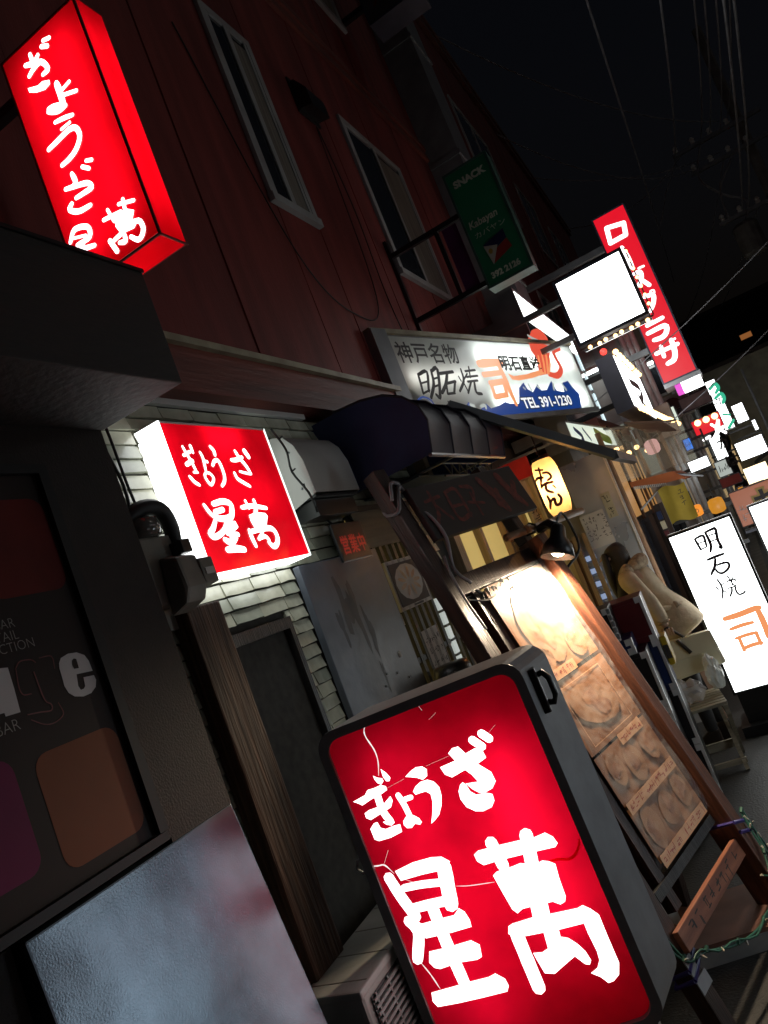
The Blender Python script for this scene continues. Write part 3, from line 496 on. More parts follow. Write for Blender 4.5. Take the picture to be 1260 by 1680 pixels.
# projecting sign, upper left
ts = root('projecting_sign', 'tall red projecting sign with white vertical lettering above the bar canopy', 'sign', (0.173, 1.6, 3.517), 0)
lightbox(ts, 0.307, 0.724, 0.112, 'acrylic_red_b', 'red_paint', fr=0, tubes=[(.10, -.05, .10, -.66), (.22, -.05, .22, -.66)], tube='tube_soft', sides={'right': 'acrylic_red_b', 'bottom': 'acrylic_red_b', 'left': 'red_paint', 'top': 'red_paint'})
g = MB(); w_, h_, d2 = 0.307, 0.724, 0.112
g.box(w_ - .004, w_ + .003, -.002, .004, -h_, 0).box(.0, w_, -.002, .004, -h_ - .003, -h_ + .002).box(w_ - .002, w_ + .003, .004, d2, -h_ - .003, -h_ + .001).build('edge_trim', 'poster_line', ts)
brush([(.0152,[(.1668,-.0412),(.1891,-.0482)]),(.017,[(.1545,-.0519),(.174,-.0636)]),(.0155,[(.1089,-.0445),(.1118,-.0741),(.1335,-.0643)]),(.0164,[(.0811,-.0616),(.1161,-.078),(.1387,-.0876)]),(.0163,[(.0816,-.0965),(.1053,-.0878),(.1358,-.0873),(.1504,-.1194),(.1279,-.1228)]),(0,[(.0629,-.1226),(.0993,-.1384),(.1179,-.1376),(.142,-.1497),(.1394,-.1615),(.1171,-.1643),(.0866,-.1525),(.0635,-.1367)]),(.0214,[(.1602,-.1736),(.1609,-.2032),(.1584,-.2418)]),(.0132,[(.1677,-.2012),(.2019,-.1966)]),(.014,[(.1643,-.2145),(.2143,-.2335)]),(.0163,[(.1614,-.2393),(.1247,-.2236),(.1024,-.223),(.133,-.2435),(.1642,-.2457)]),(.0134,[(.1111,-.2648),(.1428,-.2724),(.1755,-.2831)]),(.0115,[(.1235,-.2946),(.1582,-.2952)]),(.0167,[(.0591,-.3177),(.0994,-.3145),(.1477,-.3113),(.1714,-.3224),(.1731,-.3492),(.1478,-.3725),(.1143,-.3821),(.0845,-.3832)]),(.0139,[(.1655,-.4199),(.184,-.4286)]),(.0153,[(.1468,-.4269),(.1657,-.4436)]),(.0169,[(.1064,-.4235),(.1087,-.4493),(.0956,-.4588)]),(.0153,[(.0683,-.4486),(.1061,-.4609),(.1448,-.476),(.1532,-.4943),(.1226,-.493),(.0923,-.4903)]),(.016,[(.0725,-.4955),(.0584,-.5068),(.0862,-.5279),(.1297,-.5349)]),(.0145,[(.1537,-.5951),(.2147,-.6057)]),(.0129,[(.1767,-.5779),(.1849,-.6171)]),(.0134,[(.2164,-.5846),(.2656,-.6025)]),(.0152,[(.2344,-.5806),(.2282,-.6173)]),(0,[(.1911,-.6036),(.2329,-.6073),(.2564,-.6257),(.2431,-.6431),(.251,-.6604),(.2365,-.6687),(.1923,-.6598),(.183,-.633)]),(.0189,[(.15,-.6566),(.1604,-.6933)]),(.015,[(.1638,-.6624),(.2484,-.6546),(.2646,-.6768),(.2554,-.6966),(.2368,-.7026),(.2181,-.6833)]),(.0144,[(.2008,-.6648),(.1973,-.684),(.1775,-.6776)]),(.0159,[(.0232,-.5876),(.0516,-.5645),(.0954,-.5815),(.0909,-.6093),(.0428,-.6077)]),(.0106,[(.0369,-.5832),(.0813,-.5994)]),(.0153,[(-.0056,-.5799),(.0272,-.6163),(.0978,-.6394)]),(.0178,[(.061,-.6182),(.0526,-.6483),(.0668,-.6911)]),(.0157,[(.0263,-.6552),(.1003,-.6797)]),(.0156,[(.0286,-.6871),(.1276,-.7166)])], .0012).build('lettering', 'letter_white', ts)
MB().bar((-0.173, d2 / 2, -.08), (0, d2 / 2, -.08), .03).bar((-0.173, d2 / 2, -h_ + .1), (0, d2 / 2, -h_ + .1), .03).build('bracket', 'black_plastic', ts)

# wall box sign with white sides
ws = root('wall_sign', 'square red wall box sign with white glowing sides beside the electric meter', 'sign', (0.104, 1.816, 2.444), 90)
lightbox(ws, .578, .500, .104, 'acrylic_red_c', 'white_paint', fr=0, tubes=[(.22, -.05, .40, -.05, .05), (.10, -.25, .48, -.25, .08)], tube='tube_cool', sides={'left': 'lit_side', 'bottom': 'lit_side', 'right': 'lit_mid', 'top': 'white_paint'})
brush([(.0123,[(.0762,-.0833),(.0811,-.102),(.0928,-.1361),(.0995,-.1687)]),(.014,[(.0662,-.1124),(.1016,-.1)]),(.0197,[(.065,-.143),(.0979,-.131)]),(.0158,[(.1144,-.08),(.1146,-.1015)]),(.0137,[(.0586,-.1834),(.0715,-.2005),(.0902,-.2118)]),(.0107,[(.0852,-.1695),(.1038,-.1697)]),(.0119,[(.1511,-.1009),(.1553,-.1219),(.1465,-.1674)]),(.0129,[(.1558,-.1307),(.1705,-.1341)]),(.0114,[(.1446,-.1708),(.133,-.1811),(.136,-.1985),(.1489,-.2126),(.172,-.1922),(.1639,-.1752),(.1446,-.1708)]),(.0151,[(.2143,-.0801),(.2253,-.0943),(.2233,-.1098)]),(.0142,[(.1916,-.1465),(.2073,-.1322),(.2281,-.1285),(.2352,-.1501),(.2336,-.1825),(.2217,-.2038),(.2018,-.2183)]),(.0159,[(.3039,-.1274),(.3335,-.1261),(.3716,-.1163)]),(.0163,[(.3431,-.094),(.3545,-.1203),(.3749,-.1467),(.3873,-.1771)]),(.0104,[(.3859,-.1794),(.3583,-.1749),(.3274,-.169)]),(.0148,[(.2943,-.1742),(.2999,-.1945),(.326,-.2098),(.3548,-.2236)]),(.0273,[(.3991,-.0931),(.41,-.1129)]),(.0162,[(.0773,-.2782),(.0923,-.306),(.1129,-.3242)]),(.0224,[(.1232,-.2771),(.1736,-.271),(.2108,-.2816),(.2033,-.3094),(.1858,-.3258),(.147,-.3283),(.1129,-.3242)]),(.0236,[(.1187,-.3042),(.1611,-.2981)]),(.0199,[(.1026,-.3336),(.0806,-.3554),(.0569,-.3717),(.0755,-.3833),(.1242,-.3692),(.1628,-.338)]),(.0223,[(.1516,-.3389),(.1726,-.3491),(.2003,-.353),(.1415,-.3758)]),(.0205,[(.1406,-.3774),(.1926,-.3855)]),(.0228,[(.1169,-.3963),(.1443,-.4085),(.1765,-.3944)]),(.0241,[(.1114,-.4294),(.1535,-.4299),(.1984,-.4375)]),(.0198,[(.1651,-.3624),(.1383,-.4283)]),(.0175,[(.2636,-.2969),(.3232,-.2947),(.4032,-.3065)]),(.0155,[(.2966,-.275),(.3018,-.3008)]),(.0186,[(.3467,-.2755),(.3422,-.3031),(.3268,-.3206)]),(0,[(.2873,-.3254),(.3336,-.3173),(.3847,-.3242),(.3931,-.336),(.3693,-.3642),(.3716,-.3755),(.3091,-.3778),(.2942,-.3729),(.2861,-.347)]),(.0195,[(.2594,-.3772),(.2591,-.4021),(.2645,-.4319)]),(.021,[(.2647,-.383),(.3331,-.3779),(.3923,-.3828),(.4058,-.4121),(.3889,-.4366),(.363,-.4443),(.3449,-.4285)]),(.0174,[(.3327,-.3687),(.3214,-.397),(.2949,-.4109)]),(.0157,[(.296,-.4092),(.3345,-.4055),(.3509,-.4188)])], .0012).build('lettering', 'letter_white', ws)

# neighbour's long white sign with octopus and waves
ks = root('octopus_sign', 'long white lit sign with octopus, blue waves and phone number over the akashiyaki shop', 'sign', (.03, 4.0, 2.57), 76)
KW, KH = 2.66, .58
lightbox(ks, KW, KH, .10, 'acrylic_white', 'galv', fr=0, tubes=[(1.15, .45, 2.72, .45, .06), (1.15, .12, 2.72, .12, .06)], tube='tube_bright', tr=.022, u0=.14, z0=KH)
MB().tube([(.25, .06, .30), (1.10, .06, .30)], .012, 8).build('lamp_tube', 'tube_soft', ks)
MB().box(0, .14, -.03, .12, -.04, KH + .02).build('end_post', 'galv', ks)
MB().box(.0, KW + .16, -.02, .13, KH + .002, KH + .03).build('top_rail', 'pale_flash', ks)
MB().box(.14, KW + .14, -.03, .0, -.04, -.002).build('bottom_rail', 'galv', ks)
brush([(0,[(.5347,.0863),(.5996,.0619),(.6809,.0582),(.7916,.1227),(.8227,.0742),(.9038,.062),(1.0033,.1026),(1.0457,.0649),(1.181,.083),(1.2742,.1061),(1.3388,.0904),(1.4671,.0858),(1.5663,.2078),(1.6689,.2485),(1.6943,.194),(1.7588,.1683),(1.8856,.2311),(1.9161,.1793),(2.0125,.1846),(2.1552,.2575),(2.1768,.1736),(2.3085,.1554),(2.3523,.2398),(2.4678,.2541),(2.5126,.1902),(2.5858,.1361),(2.5124,.0037),(2.0288,-.0087),(1.3943,-.0038),(.9582,.0114),(.6726,.0465)]),(.0132,[(.2357,.1554),(.3005,.1705),(.363,.1513),(.3871,.1156)])], -.0004).build('wave_band', 'ink_wave', ks)
brush([(.0231,[(.7973,.1001),(.8441,.0883),(.8102,.0723)]),(.0238,[(.9192,.0829),(.9826,.0906),(.9772,.0678)]),(.0322,[(1.7377,.229),(1.7447,.1858)]),(.0291,[(1.8696,.2124),(1.9014,.1972)]),(.0305,[(2.1629,.2301),(2.1361,.1821)]),(.0364,[(2.334,.2199),(2.3625,.1774)]),(.0198,[(1.6366,.2093),(1.6527,.1949)])], -.0010).build('foam_curl', 'lit_dim', ks)
brush([(0,[(2.0489,.6203),(2.1701,.6927),(2.3085,.7084),(2.4197,.6499),(2.4157,.5703),(2.1638,.3213),(1.993,.3039),(2.0605,.4541),(2.0199,.5137)]),(.0579,[(2.1611,.3183),(2.309,.3023),(2.4422,.368),(2.4198,.4627),(2.4366,.5264),(2.5697,.5537)]),(.0687,[(2.1859,.6748),(2.3235,.6886),(2.3886,.6518)])], -.0006).build('octopus', 'lit_kana_red', ks)
brush([(0,[(1.4839,.323),(1.5606,.3018),(1.7663,.3151),(2.034,.3516),(2.1008,.3215),(1.8577,.2855),(1.6138,.2662),(1.5116,.2742)]),(.0281,[(2.1074,.4731),(2.0729,.3969),(2.0515,.3291)]),(.0286,[(2.1837,.4821),(2.1485,.4051),(2.1008,.3215)]),(.0289,[(2.2579,.4834),(2.2055,.3979),(2.1479,.3214)]),(.0224,[(2.3027,.4609),(2.2572,.3983),(2.1638,.3213)])], -.0016).build('tentacle', 'lit_kana_orange', ks)
brush([(.0266,[(2.075,.6517),(2.1707,.6202),(2.3918,.5807)])], -.0022).build('headband', 'lit_dim', ks)
brush([(.0234,[(.3411,.3201),(.3318,.2621),(.3151,.1931)]),(.0256,[(.3396,.3177),(.4467,.3375),(.384,.2065)]),(.0164,[(.3303,.2598),(.4178,.2727)]),(.0178,[(.3151,.1931),(.3987,.2144)]),(.0272,[(.5014,.347),(.4694,.2543),(.3798,.1624)]),(.0288,[(.4974,.341),(.5771,.3568),(.4864,.171),(.4502,.1815)]),(.017,[(.4816,.2874),(.5523,.2988)]),(.0184,[(.4562,.2344),(.5278,.2475)]),(.0292,[(.5861,.3253),(.7491,.3373)]),(.0282,[(.6758,.3312),(.6076,.2523),(.522,.1915)]),(.0258,[(.6202,.2558),(.7335,.2691)]),(.0269,[(.7255,.2667),(.6624,.188)]),(.0233,[(.6707,.1878),(.5814,.184)]),(.0251,[(.583,.1864),(.6158,.2583)]),(.0232,[(.8592,.3562),(.8384,.2742),(.7374,.1985)]),(.0197,[(.7951,.3022),(.8042,.2721)]),(.0166,[(.9185,.3244),(.8521,.2842)]),(.0198,[(.8252,.2618),(.8378,.1963)]),(.0209,[(.9036,.341),(1.0394,.3502)]),(.0203,[(.9715,.3733),(.9386,.2962)]),(.0208,[(.8892,.2991),(1.0428,.3072)]),(.0224,[(.8825,.2649),(1.0173,.2723)]),(.0231,[(.9287,.2669),(.8311,.1839)]),(.027,[(.967,.2664),(.9382,.1864),(1.0022,.1733)])], -.0006).build('lettering', 'ink', ks)
brush([(.0694,[(1.1225,.3965),(1.2556,.4071),(1.4496,.4131)]),(.0619,[(1.3945,.4084),(1.4122,.282),(1.4095,.1793),(1.4204,.0875)]),(.0524,[(1.1261,.3147),(1.3724,.3301)]),(.0597,[(1.1725,.2482),(1.3706,.2619)]),(.0554,[(1.3706,.2619),(1.3424,.1538)]),(.0532,[(1.3456,.1577),(1.1602,.1455)]),(.0537,[(1.1674,.1453),(1.1817,.2507)])], -.0006).build('lettering', 'lit_kana_orange', ks)
text('神戸名物', .150, *(0.203, 0.409), 'ink', ks, sx=1.15, bold=.002)
text('明石直送', .125, *(1.423, 0.361), 'ink', ks, sx=1.3, bold=.005)
text('TEL 391-1230', .115, *(1.515, 0.045), 'lit_letter', ks, sx=1.3, bold=.003, y=-.0045)
text('TEL 391-1230', .115, *(1.515, 0.045), 'ink', ks, sx=1.3, bold=.0095, y=-.0030)

# lit frame sign behind it
wf = root('frame_sign', 'white lit sign frame rising behind the octopus sign', 'sign', (.5, 6.35, 3.74), 90)
lightbox(wf, 2.55, 1.44, .25, 'dark_glass', 'galv', fr=.03)
MB().box(.03, 2.5, -.008, -.003, -.26, -.03).build('lit_band', 'lit_white', wf)
for k in range(5): MB().box(2.40, 2.50, -.010, -.004, -1.42 + k * .24, -1.42 + k * .24 + .19).build('lit_band', 'lit_ice', wf)
MB().box(.0, .12, .25, .5, -1.3, -1.2).box(2.3, 2.42, .25, .5, -1.3, -1.2).box(.0, .12, .25, .5, -.3, -.2).build('bracket', 'galv', wf)

# green snack sign, unlit
gs = root('snack_sign', 'unlit dark green snack bar sign with small flag on a wall bracket', 'sign', (.58, 5.0, 4.217))
lightbox(gs, .325, .850, .14, 'green_face', 'green_frame', fr=.014)
text('SNACK', .066, .048, -.125, 'green_letter', gs, y=-.008, bold=.0035, sx=1.05)
text('Kabayan', .072, .035, -.430, 'green_letter', gs, y=-.008, bold=.0015, slant=.15, sx=.86)
text('カバヤン', .046, .045, -.505, 'green_letter', gs, y=-.008, sx=1.25)
text('392 2126', .055, .050, -.800, 'green_letter', gs, y=-.008, bold=.0028, sx=1.0)
MB().add([(.075, -.008, -.57), (.235, -.008, -.53), (.235, -.008, -.595), (.12, -.008, -.635)], [(0, 1, 2, 3)]).build('flag_stripe', 'flag_blue', gs)
MB().add([(.14, -.008, -.632), (.235, -.008, -.598), (.25, -.008, -.665), (.10, -.008, -.715)], [(0, 1, 2, 3)]).build('flag_stripe', 'flag_red', gs)
MB().add([(.075, -.0086, -.575), (.165, -.0086, -.610), (.095, -.0086, -.720)], [(0, 1, 2)]).build('flag_triangle', 'flag_white', gs)
MB().add([(.108 + .016 * math.cos(i), -.0092, -.628 + .02 * math.sin(i)) for i in range(6)], [tuple(range(6))]).build('flag_sun', 'flag_yellow', gs)
MB().bar((-.575, .07, -.27), (0, .07, -.27), .035).bar((-.575, .07, -.78), (0, .07, -.78), .035).bar((-.20, .07, -.78), (-.20, .07, -.27), .03).bar((-.575, .07, -.9), (-.575, .07, -.15), .04).build('bracket', 'black_plastic', gs)
MB().box(-.16, -.05, .06, .065, -.76, -.30).build('back_strip', 'violet_deep', gs)

# dark sign at the top edge
us = root('high_sign', 'unlit pale sign box high on the red facade at the top edge', 'sign', (0.2466, 6.4, 6.508))
lightbox(us, .52, 1.4, .30, 'dark_sign', 'sign_edge', fr=.02, z0=1.4)
brush([(.03, [(.20, .32), (.16, .20), (.11, .13)]), (.025, [(.12, .36), (.22, .34)])], -.008).build('lettering', 'poster_line', us)
MB().bar((-0.247, .15, .3), (0, .15, .3), .05).bar((-0.247, .15, 1.2), (0, .15, 1.2), .05).build('bracket', 'black_plastic', us)

# white blank billboard with bulbs
bs = root('blank_billboard', 'glaring blank white square sign edged with small bulbs', 'sign', (.858, 6.0, 3.50))
lightbox(bs, .548, .545, .30, 'lit_white_hot', 'sign_edge', fr=.022, back='lit_white_hot')
for k in range(8):
    q = MB().ball((.075 + k * .062 + (.012 if k % 2 else 0), -.012, -.585 - .006 * (k % 2)), .016, 8); q.build('bulb', 'bulb_warm', bs, smooth=True)
for k in range(7):
    q = MB().ball((.572, -.012, -.05 - k * .072), .013, 8); q.build('bulb', 'bulb_warm', bs, smooth=True)
MB().bar((0, -.004, -.575), (.57, -.004, -.575), .012).bar((.572, .002, -.02), (.572, .002, -.57), .010).build('bulb_rail', 'shop_brown', bs)
MB().bar((-.86, .15, -.12), (0, .15, -.12), .045).bar((-.86, .15, -.42), (0, .15, -.42), .045).build('bracket', 'galv', bs)

# tall red plaza sign
zs = root('plaza_sign', 'very tall red lit sign with white katakana down its face', 'sign', (1.196, 9, 4.832))
lightbox(zs, 0.38, 2.051, .45, 'lit_red', 'sign_edge', fr=.016, back='lit_red')
brush([(.0622,[(.1154,-.1661),(.2969,-.2071)]),(.0622,[(.2969,-.2071),(.269,-.3383)]),(.0629,[(.269,-.3383),(.0899,-.3412)]),(.063,[(.0899,-.3412),(.1154,-.1661)]),(.0566,[(.1758,-.4482),(.1904,-.5792),(.1928,-.7028)]),(.0477,[(.1841,-.7792),(.247,-.7899),(.2347,-.8641),(.1784,-.9221)]),(.053,[(.2235,-.866),(.2806,-.97)]),(.028,[(.2499,-.7461),(.3051,-.7495)]),(.0474,[(.1864,-1.0671),(.2743,-1.0873),(.242,-1.1742),(.1797,-1.2405)]),(.0181,[(.2662,-1.0346),(.299,-1.0445),(.2883,-1.082),(.26,-1.0682),(.2662,-1.0346)]),(.0527,[(.0925,-1.3715),(.2677,-1.3639)]),(.0526,[(.0663,-1.4542),(.2575,-1.4542),(.2453,-1.5275),(.1853,-1.5603),(.0982,-1.5507)]),(.0522,[(.0625,-1.7004),(.3006,-1.6985)]),(.05,[(.1358,-1.6465),(.125,-1.7636)]),(.0552,[(.2591,-1.6298),(.2437,-1.7645),(.2034,-1.8392),(.1295,-1.8531)]),(.0275,[(.2428,-1.6342),(.2979,-1.6339)])], -.008).build('lettering', 'letter_white', zs)
MB().box(.0, 0.38 + .02, -.02, .47, -2.051 - .05, -2.051 - .003).build('bottom_rail', 'galv', zs)
MB().box(.17, 0.38, .0, .2, -2.051 - .16, -2.051 - .055).build('lit_strip', 'lit_white', zs)
MB().box(.10, .165, .0, .2, -2.051 - .16, -2.051 - .055).build('lit_strip', 'lit_magenta', zs)
MB().bar((-1.15, .2, -.3), (0, .2, -.3), .07).bar((-1.15, .2, -1.6), (0, .2, -1.6), .07).build('bracket', 'galv', zs)

# standing akashiyaki sign
st = root('akashiyaki_sign', 'white lit standing sign with black brush kanji and orange kanji at its foot', 'sign', (.945, 5.5, 1.402))
SW, SH_ = .428, 1.13
lightbox(st, SW, SH_, .16, 'lit_white', 'black_plastic', fr=.014, back='lit_white')
brush([(.0166,[(.1637,-.0769),(.1681,-.1146),(.1728,-.1584)]),(.0173,[(.1696,-.0762),(.2107,-.0709),(.222,-.0843),(.215,-.1456)]),(.0105,[(.175,-.1113),(.2129,-.1137)]),(.012,[(.1738,-.1558),(.2113,-.152)]),(.0194,[(.2406,-.0585),(.2437,-.1195),(.2408,-.1542),(.2239,-.1895)]),(.0193,[(.2464,-.0578),(.2866,-.0537),(.3075,-.0588),(.2943,-.1328),(.298,-.1889),(.2843,-.1795)]),(.0119,[(.2568,-.0869),(.3004,-.0876)]),(.0119,[(.2464,-.1265),(.293,-.1264)]),(.0194,[(.1863,-.2351),(.2372,-.2314),(.2933,-.2304)]),(.0194,[(.2324,-.2463),(.2104,-.2916),(.172,-.3324)]),(.017,[(.2075,-.3084),(.2174,-.3357),(.2397,-.3479),(.2775,-.335),(.2976,-.3117),(.2896,-.2911),(.2534,-.2866),(.2284,-.2875)]),(.0134,[(.1925,-.3771),(.2006,-.4185),(.1956,-.4581),(.177,-.5047)]),(.0119,[(.169,-.4221),(.1733,-.4455)]),(.0089,[(.2268,-.4101),(.2054,-.4202)]),(.0104,[(.2004,-.4598),(.2177,-.4776)]),(.0118,[(.259,-.3744),(.2718,-.4437)]),(.0118,[(.2422,-.4096),(.2862,-.4077),(.2972,-.4233)]),(.0103,[(.2339,-.4303),(.2916,-.4507)]),(.0118,[(.2328,-.4535),(.2791,-.4551)]),(.0089,[(.2886,-.3909),(.2702,-.4208)]),(.0133,[(.2562,-.4558),(.2459,-.4816),(.2246,-.5077)]),(.0132,[(.2792,-.4522),(.2725,-.485),(.2818,-.5129),(.3145,-.5114),(.3222,-.5013)])], -.007).build('lettering', 'violet_ink', st)
brush([(.0395,[(.1377,-.6369),(.2267,-.6374),(.3256,-.63),(.3616,-.6324)]),(.0392,[(.3456,-.6327),(.3491,-.7034),(.3479,-.7722),(.3416,-.8277)]),(.0263,[(.1453,-.7129),(.22,-.7081),(.2883,-.7104)]),(.0236,[(.1537,-.78),(.2247,-.7767),(.2872,-.7795)]),(.0289,[(.1732,-.7851),(.1724,-.8676)]),(.0301,[(.2819,-.7796),(.2831,-.8562)]),(.0261,[(.1718,-.8557),(.2331,-.849),(.2902,-.8516)])], -.007).build('lettering', 'lit_kana_orange', st)
MB().box(.02, SW - .02, .0, .16, -1.33, -SH_ - .004).box(-.03, SW + .03, -.08, .24, -1.398, -1.332).build('base', 'black_plastic', st)
# ================================================================== things on and before the gyoza shop
# outdoor unit
ac = root('air_conditioner', 'dusty pale air conditioner unit with grille beside the big red standing sign', 'air conditioner', (.06, 1.62, .0))
MB().box(0, .185, 0, .66, .30, .815).build('case', 'ac_plastic', ac, bevel=.012)
MB().box(-.004, .190, -.004, .664, .800, .822).build('top_panel', 'ac_plastic', ac, bevel=.006)
MB().box(.186, .1885, .035, .62, .34, .785).build('grille_back', 'black_plastic', ac)
for k in range(26): MB().box(.1886, .196, .035, .62, .345 + k * .017, .345 + k * .017 + .0075).build('grille_slat', 'ac_grill', ac)
g = MB()
for k in range(9): g.box(.1886, .194, .05 + k * .07, .056 + k * .07, .34, .785)
g.build('grille_rib', 'ac_grill', ac)
MB().box(-.002, .187, -.0025, -.0005, .62, .624).box(.05, .054, -.0025, -.0005, .30, .62).build('seam', 'black_plastic', ac)
MB().box(.02, .17, .04, .12, 0, .30).box(.02, .17, .52, .60, 0, .30).build('foot', 'concrete', ac)
for k in range(5): MB().box(.004, .182, .05 + k * .13, .054 + k * .13, .8222, .8232).build('top_groove', 'meter_grey', ac)

# electric meter and its cables
em_ = root('electric_meter', 'grimy electric meter with curved glass cover and black conduit hood', 'meter', (.0, 1.70, 1.86))
MB().box(.0, .075, -.10, .055, .035, .235).build('back_box', 'meter_grey', em_, bevel=.008)
MB().extr([(.075, -.075, .0), (.135, -.07, .02), (.15, -.06, .06), (.14, -.055, .15), (.075, -.05, .17)], (0, .085, 0)).build('cover', 'meter_grey', em_, bevel=.010)
MB().extr([(.075, .02, .055), (.15, .02, .06), (.15, .02, .135), (.075, .02, .15)], (0, .06, 0)).build('terminal_box', 'meter_grey', em_, bevel=.005)
MB().box(.151, .153, .032, .07, .085, .105).build('label', 'paper', em_)
MB().box(.075, .12, .01, .05, .165, .205).build('switch', 'black_plastic', em_, bevel=.003)
MB().lathe([(.045, 0), (.05, .02), (.045, .05), (.02, .06)], 14).move(Matrix.Translation((.06, -.05, .235))).build('dome', 'meter_glass', em_, smooth=True)
MB().tube(spline([(.03, -.12, .27), (.07, -.06, .315), (.085, .01, .31), (.075, .045, .25), (.06, .045, .18)]), .024, 8).build('conduit_hood', 'black_rubber', em_, smooth=True)
MB().box(.0, .03, -.11, .06, -.03, .03).build('bracket', 'meter_grey', em_)
cb = root('wall_cable', 'two dark cables hanging down the tiles to the electric meter', 'cable', (.02, 1.64, 2.12))
MB().tube(spline([(0, .02, -.0), (.004, .035, .15), (0, .01, .3), (.0, .012, .44)]), .0055).tube(spline([(.01, .09, -.02), (.0, .06, .1), (.006, .045, .3), (.0, .04, .44)]), .005).build('wire', 'cable_black', cb, smooth=True)

# range hood outlet
rh = root('exhaust_hood', 'white quarter-round exhaust hood with dark open underside on the tiled wall', 'hood', (.0, 2.53, 2.135))
pr = [(0, .30), (.04, .302), (.085, .285), (.118, .24), (.136, .17), (.14, .035), (0, 0)]
MB().extr([(x, -.002, z) for x, z in pr], (0, .004, 0)).build('end_panel', 'hood_white', rh)
MB().extr([(x, .37, z) for x, z in pr], (0, .004, 0)).build('end_panel', 'hood_white', rh)
k = MB(); k.v = [(x, y, z) for y in (.002, .37) for x, z in pr[:6]]; k.f = [(i, i+1, 7+i, 6+i) for i in range(5)]; k.build('cover', 'hood_grey', rh, smooth=True)
MB().box(.0, .132, .004, .368, .02, .03).build('filter', 'black_plastic', rh)
MB().box(.0, .11, .02, .35, -.05, .015).build('duct_box', 'black_plastic', rh)
for z in (.07, .22): MB().ball((.06 + .03, -.004, z), .005, 6).build('rivet', 'galv', rh)
fl_ = root('fairy_lights', 'thin dark string of tiny lights hanging between the red wall sign and the white hood', 'string lights', (.115, 2.48, 2.15))
wire = spline([(.0, -.06, .29), (.012, -.03, .20), (-.008, -.01, .12), (.01, .02, .03), (0, .05, -.03), (-.03, .10, -.06)])
MB().tube(wire, .0045).build('wire', 'cable_black', fl_)
g = MB()
for i in range(2, len(wire), 3): g.bar(wire[i], wire[i] + Vector((.01, .014 * (-1) ** i, .008)), .006)
g.build('bulb', 'black_plastic', fl_)

# blue awning
aw = root('blue_awning', 'dark navy barrel awning with metal frame over the gyoza shop entrance', 'awning', (0, 2.95, 0))
ap = [(0, 2.525), (.124, 2.528), (.266, 2.52), (.37, 2.497), (.45, 2.452), (.50, 2.392), (.515, 2.32), (.482, 2.187), (0, 2.163)]
MB().extr([(x, 0, z) for x, z in ap], (0, .006, 0)).build('end_panel', 'navy_cloth', aw)
MB().extr([(x, 1.12, z) for x, z in ap], (0, .006, 0)).build('end_panel', 'navy_cloth', aw)
for j in range(4):
    k = MB(); y0, y1 = .007 + j * .278, .007 + (j + 1) * .278
    cols = 5
    for c in range(cols):
        yy = y0 + (y1 - y0) * c / (cols - 1); sg_ = -.012 * math.sin(math.pi * c / (cols - 1))
        k.v += [(x + sg_ * (i > 1), yy, z + sg_ * .8) for i, (x, z) in enumerate(ap[:8])]
    for c in range(cols - 1): k.f += [(c*8+i, c*8+i+1, (c+1)*8+i+1, (c+1)*8+i) for i in range(7)]
    k.build('canopy_panel', 'navy_dark', aw, smooth=True)
g = MB()
for j in range(5): g.tube([(x, .007 + j * .278, z + .006) for x, z in ap[1:8]], .007)
g.build('rib', 'navy_dark', aw)
MB().tube([(.475, 0, 2.185), (.475, 1.12, 2.185)], .010).tube([(.02, .3, 2.16), (.475, .3, 2.185)], .008).tube([(.02, .85, 2.16), (.475, .85, 2.185)], .008).build('frame_tube', 'grey_metal', aw)
MB().box(.0, .30, .25, 1.1, 2.155, 2.163).build('soffit', 'teal_under', aw)
g = MB()
for j in range(7): g.tube([(.40, .34 + j * .11, 2.178), (.40, .395 + j * .11, 2.12)], .004).tube([(.40, .395 + j * .11, 2.12), (.40, .45 + j * .11, 2.178)], .004)
g.tube([(.40, .3, 2.118), (.40, 1.1, 2.118)], .005).tube([(.40, .3, 2.18), (.40, 1.1, 2.18)], .005); g.build('truss', 'plank_olive', aw)

# grey board and open sign
gb = root('grey_board', 'scuffed slate grey board screening the wall left of the slatted window', 'board', (.012, 2.385, 0))
MB().box(0, .028, 0, .66, .02, 1.925).build('panel', 'slate_board', gb, bevel=.004)
rq = random.Random(8)
for yy, zz, a, b in ((.22, 1.72, .035, .11), (.29, 1.70, .028, .13), (.35, 1.60, .02, .09), (.15, 1.66, .02, .07), (.33, 1.42, .012, .06)):
    P = []
    for i in range(18):
        t = i * math.pi / 9; q = 1 + .35 * math.sin(3 * t + yy * 40) + rq.uniform(-.2, .2); P.append((.0286, yy + a * q * math.cos(t), zz + b * q * math.sin(t)))
    MB().add(P, [tuple(range(18))]).build('stain', 'board_stain', gb)
for y, z in ((.34, 1.42), (.43, 1.40), (.52, 1.36), (.30, 1.38)): MB().ball((.030, y, z), .005, 6).build('screw', 'chrome', gb)
MB().box(.0285, .030, .50, .525, 1.45, 1.475).build('sticker', 'lit_ice' if False else 'paper', gb)
og = root('open_sign', 'small dark board with red kanji for open for business', 'sign', (.048, 2.715, 2.06), 90)
MB().box(0, .27, 0, .014, -.165, 0).build('board', 'crate_black', og, bevel=.003)
for k, ch in enumerate('営業中'): text(ch, .085, .024 + k * .076, -.128, 'led_red', og, y=-.0015, bold=.0015, sx=.85)
MB().bar((.04, .01, 0), (.04, .04, .05), .008).bar((.23, .01, 0), (.23, .04, .05), .008).build('hook', 'black_plastic', og)

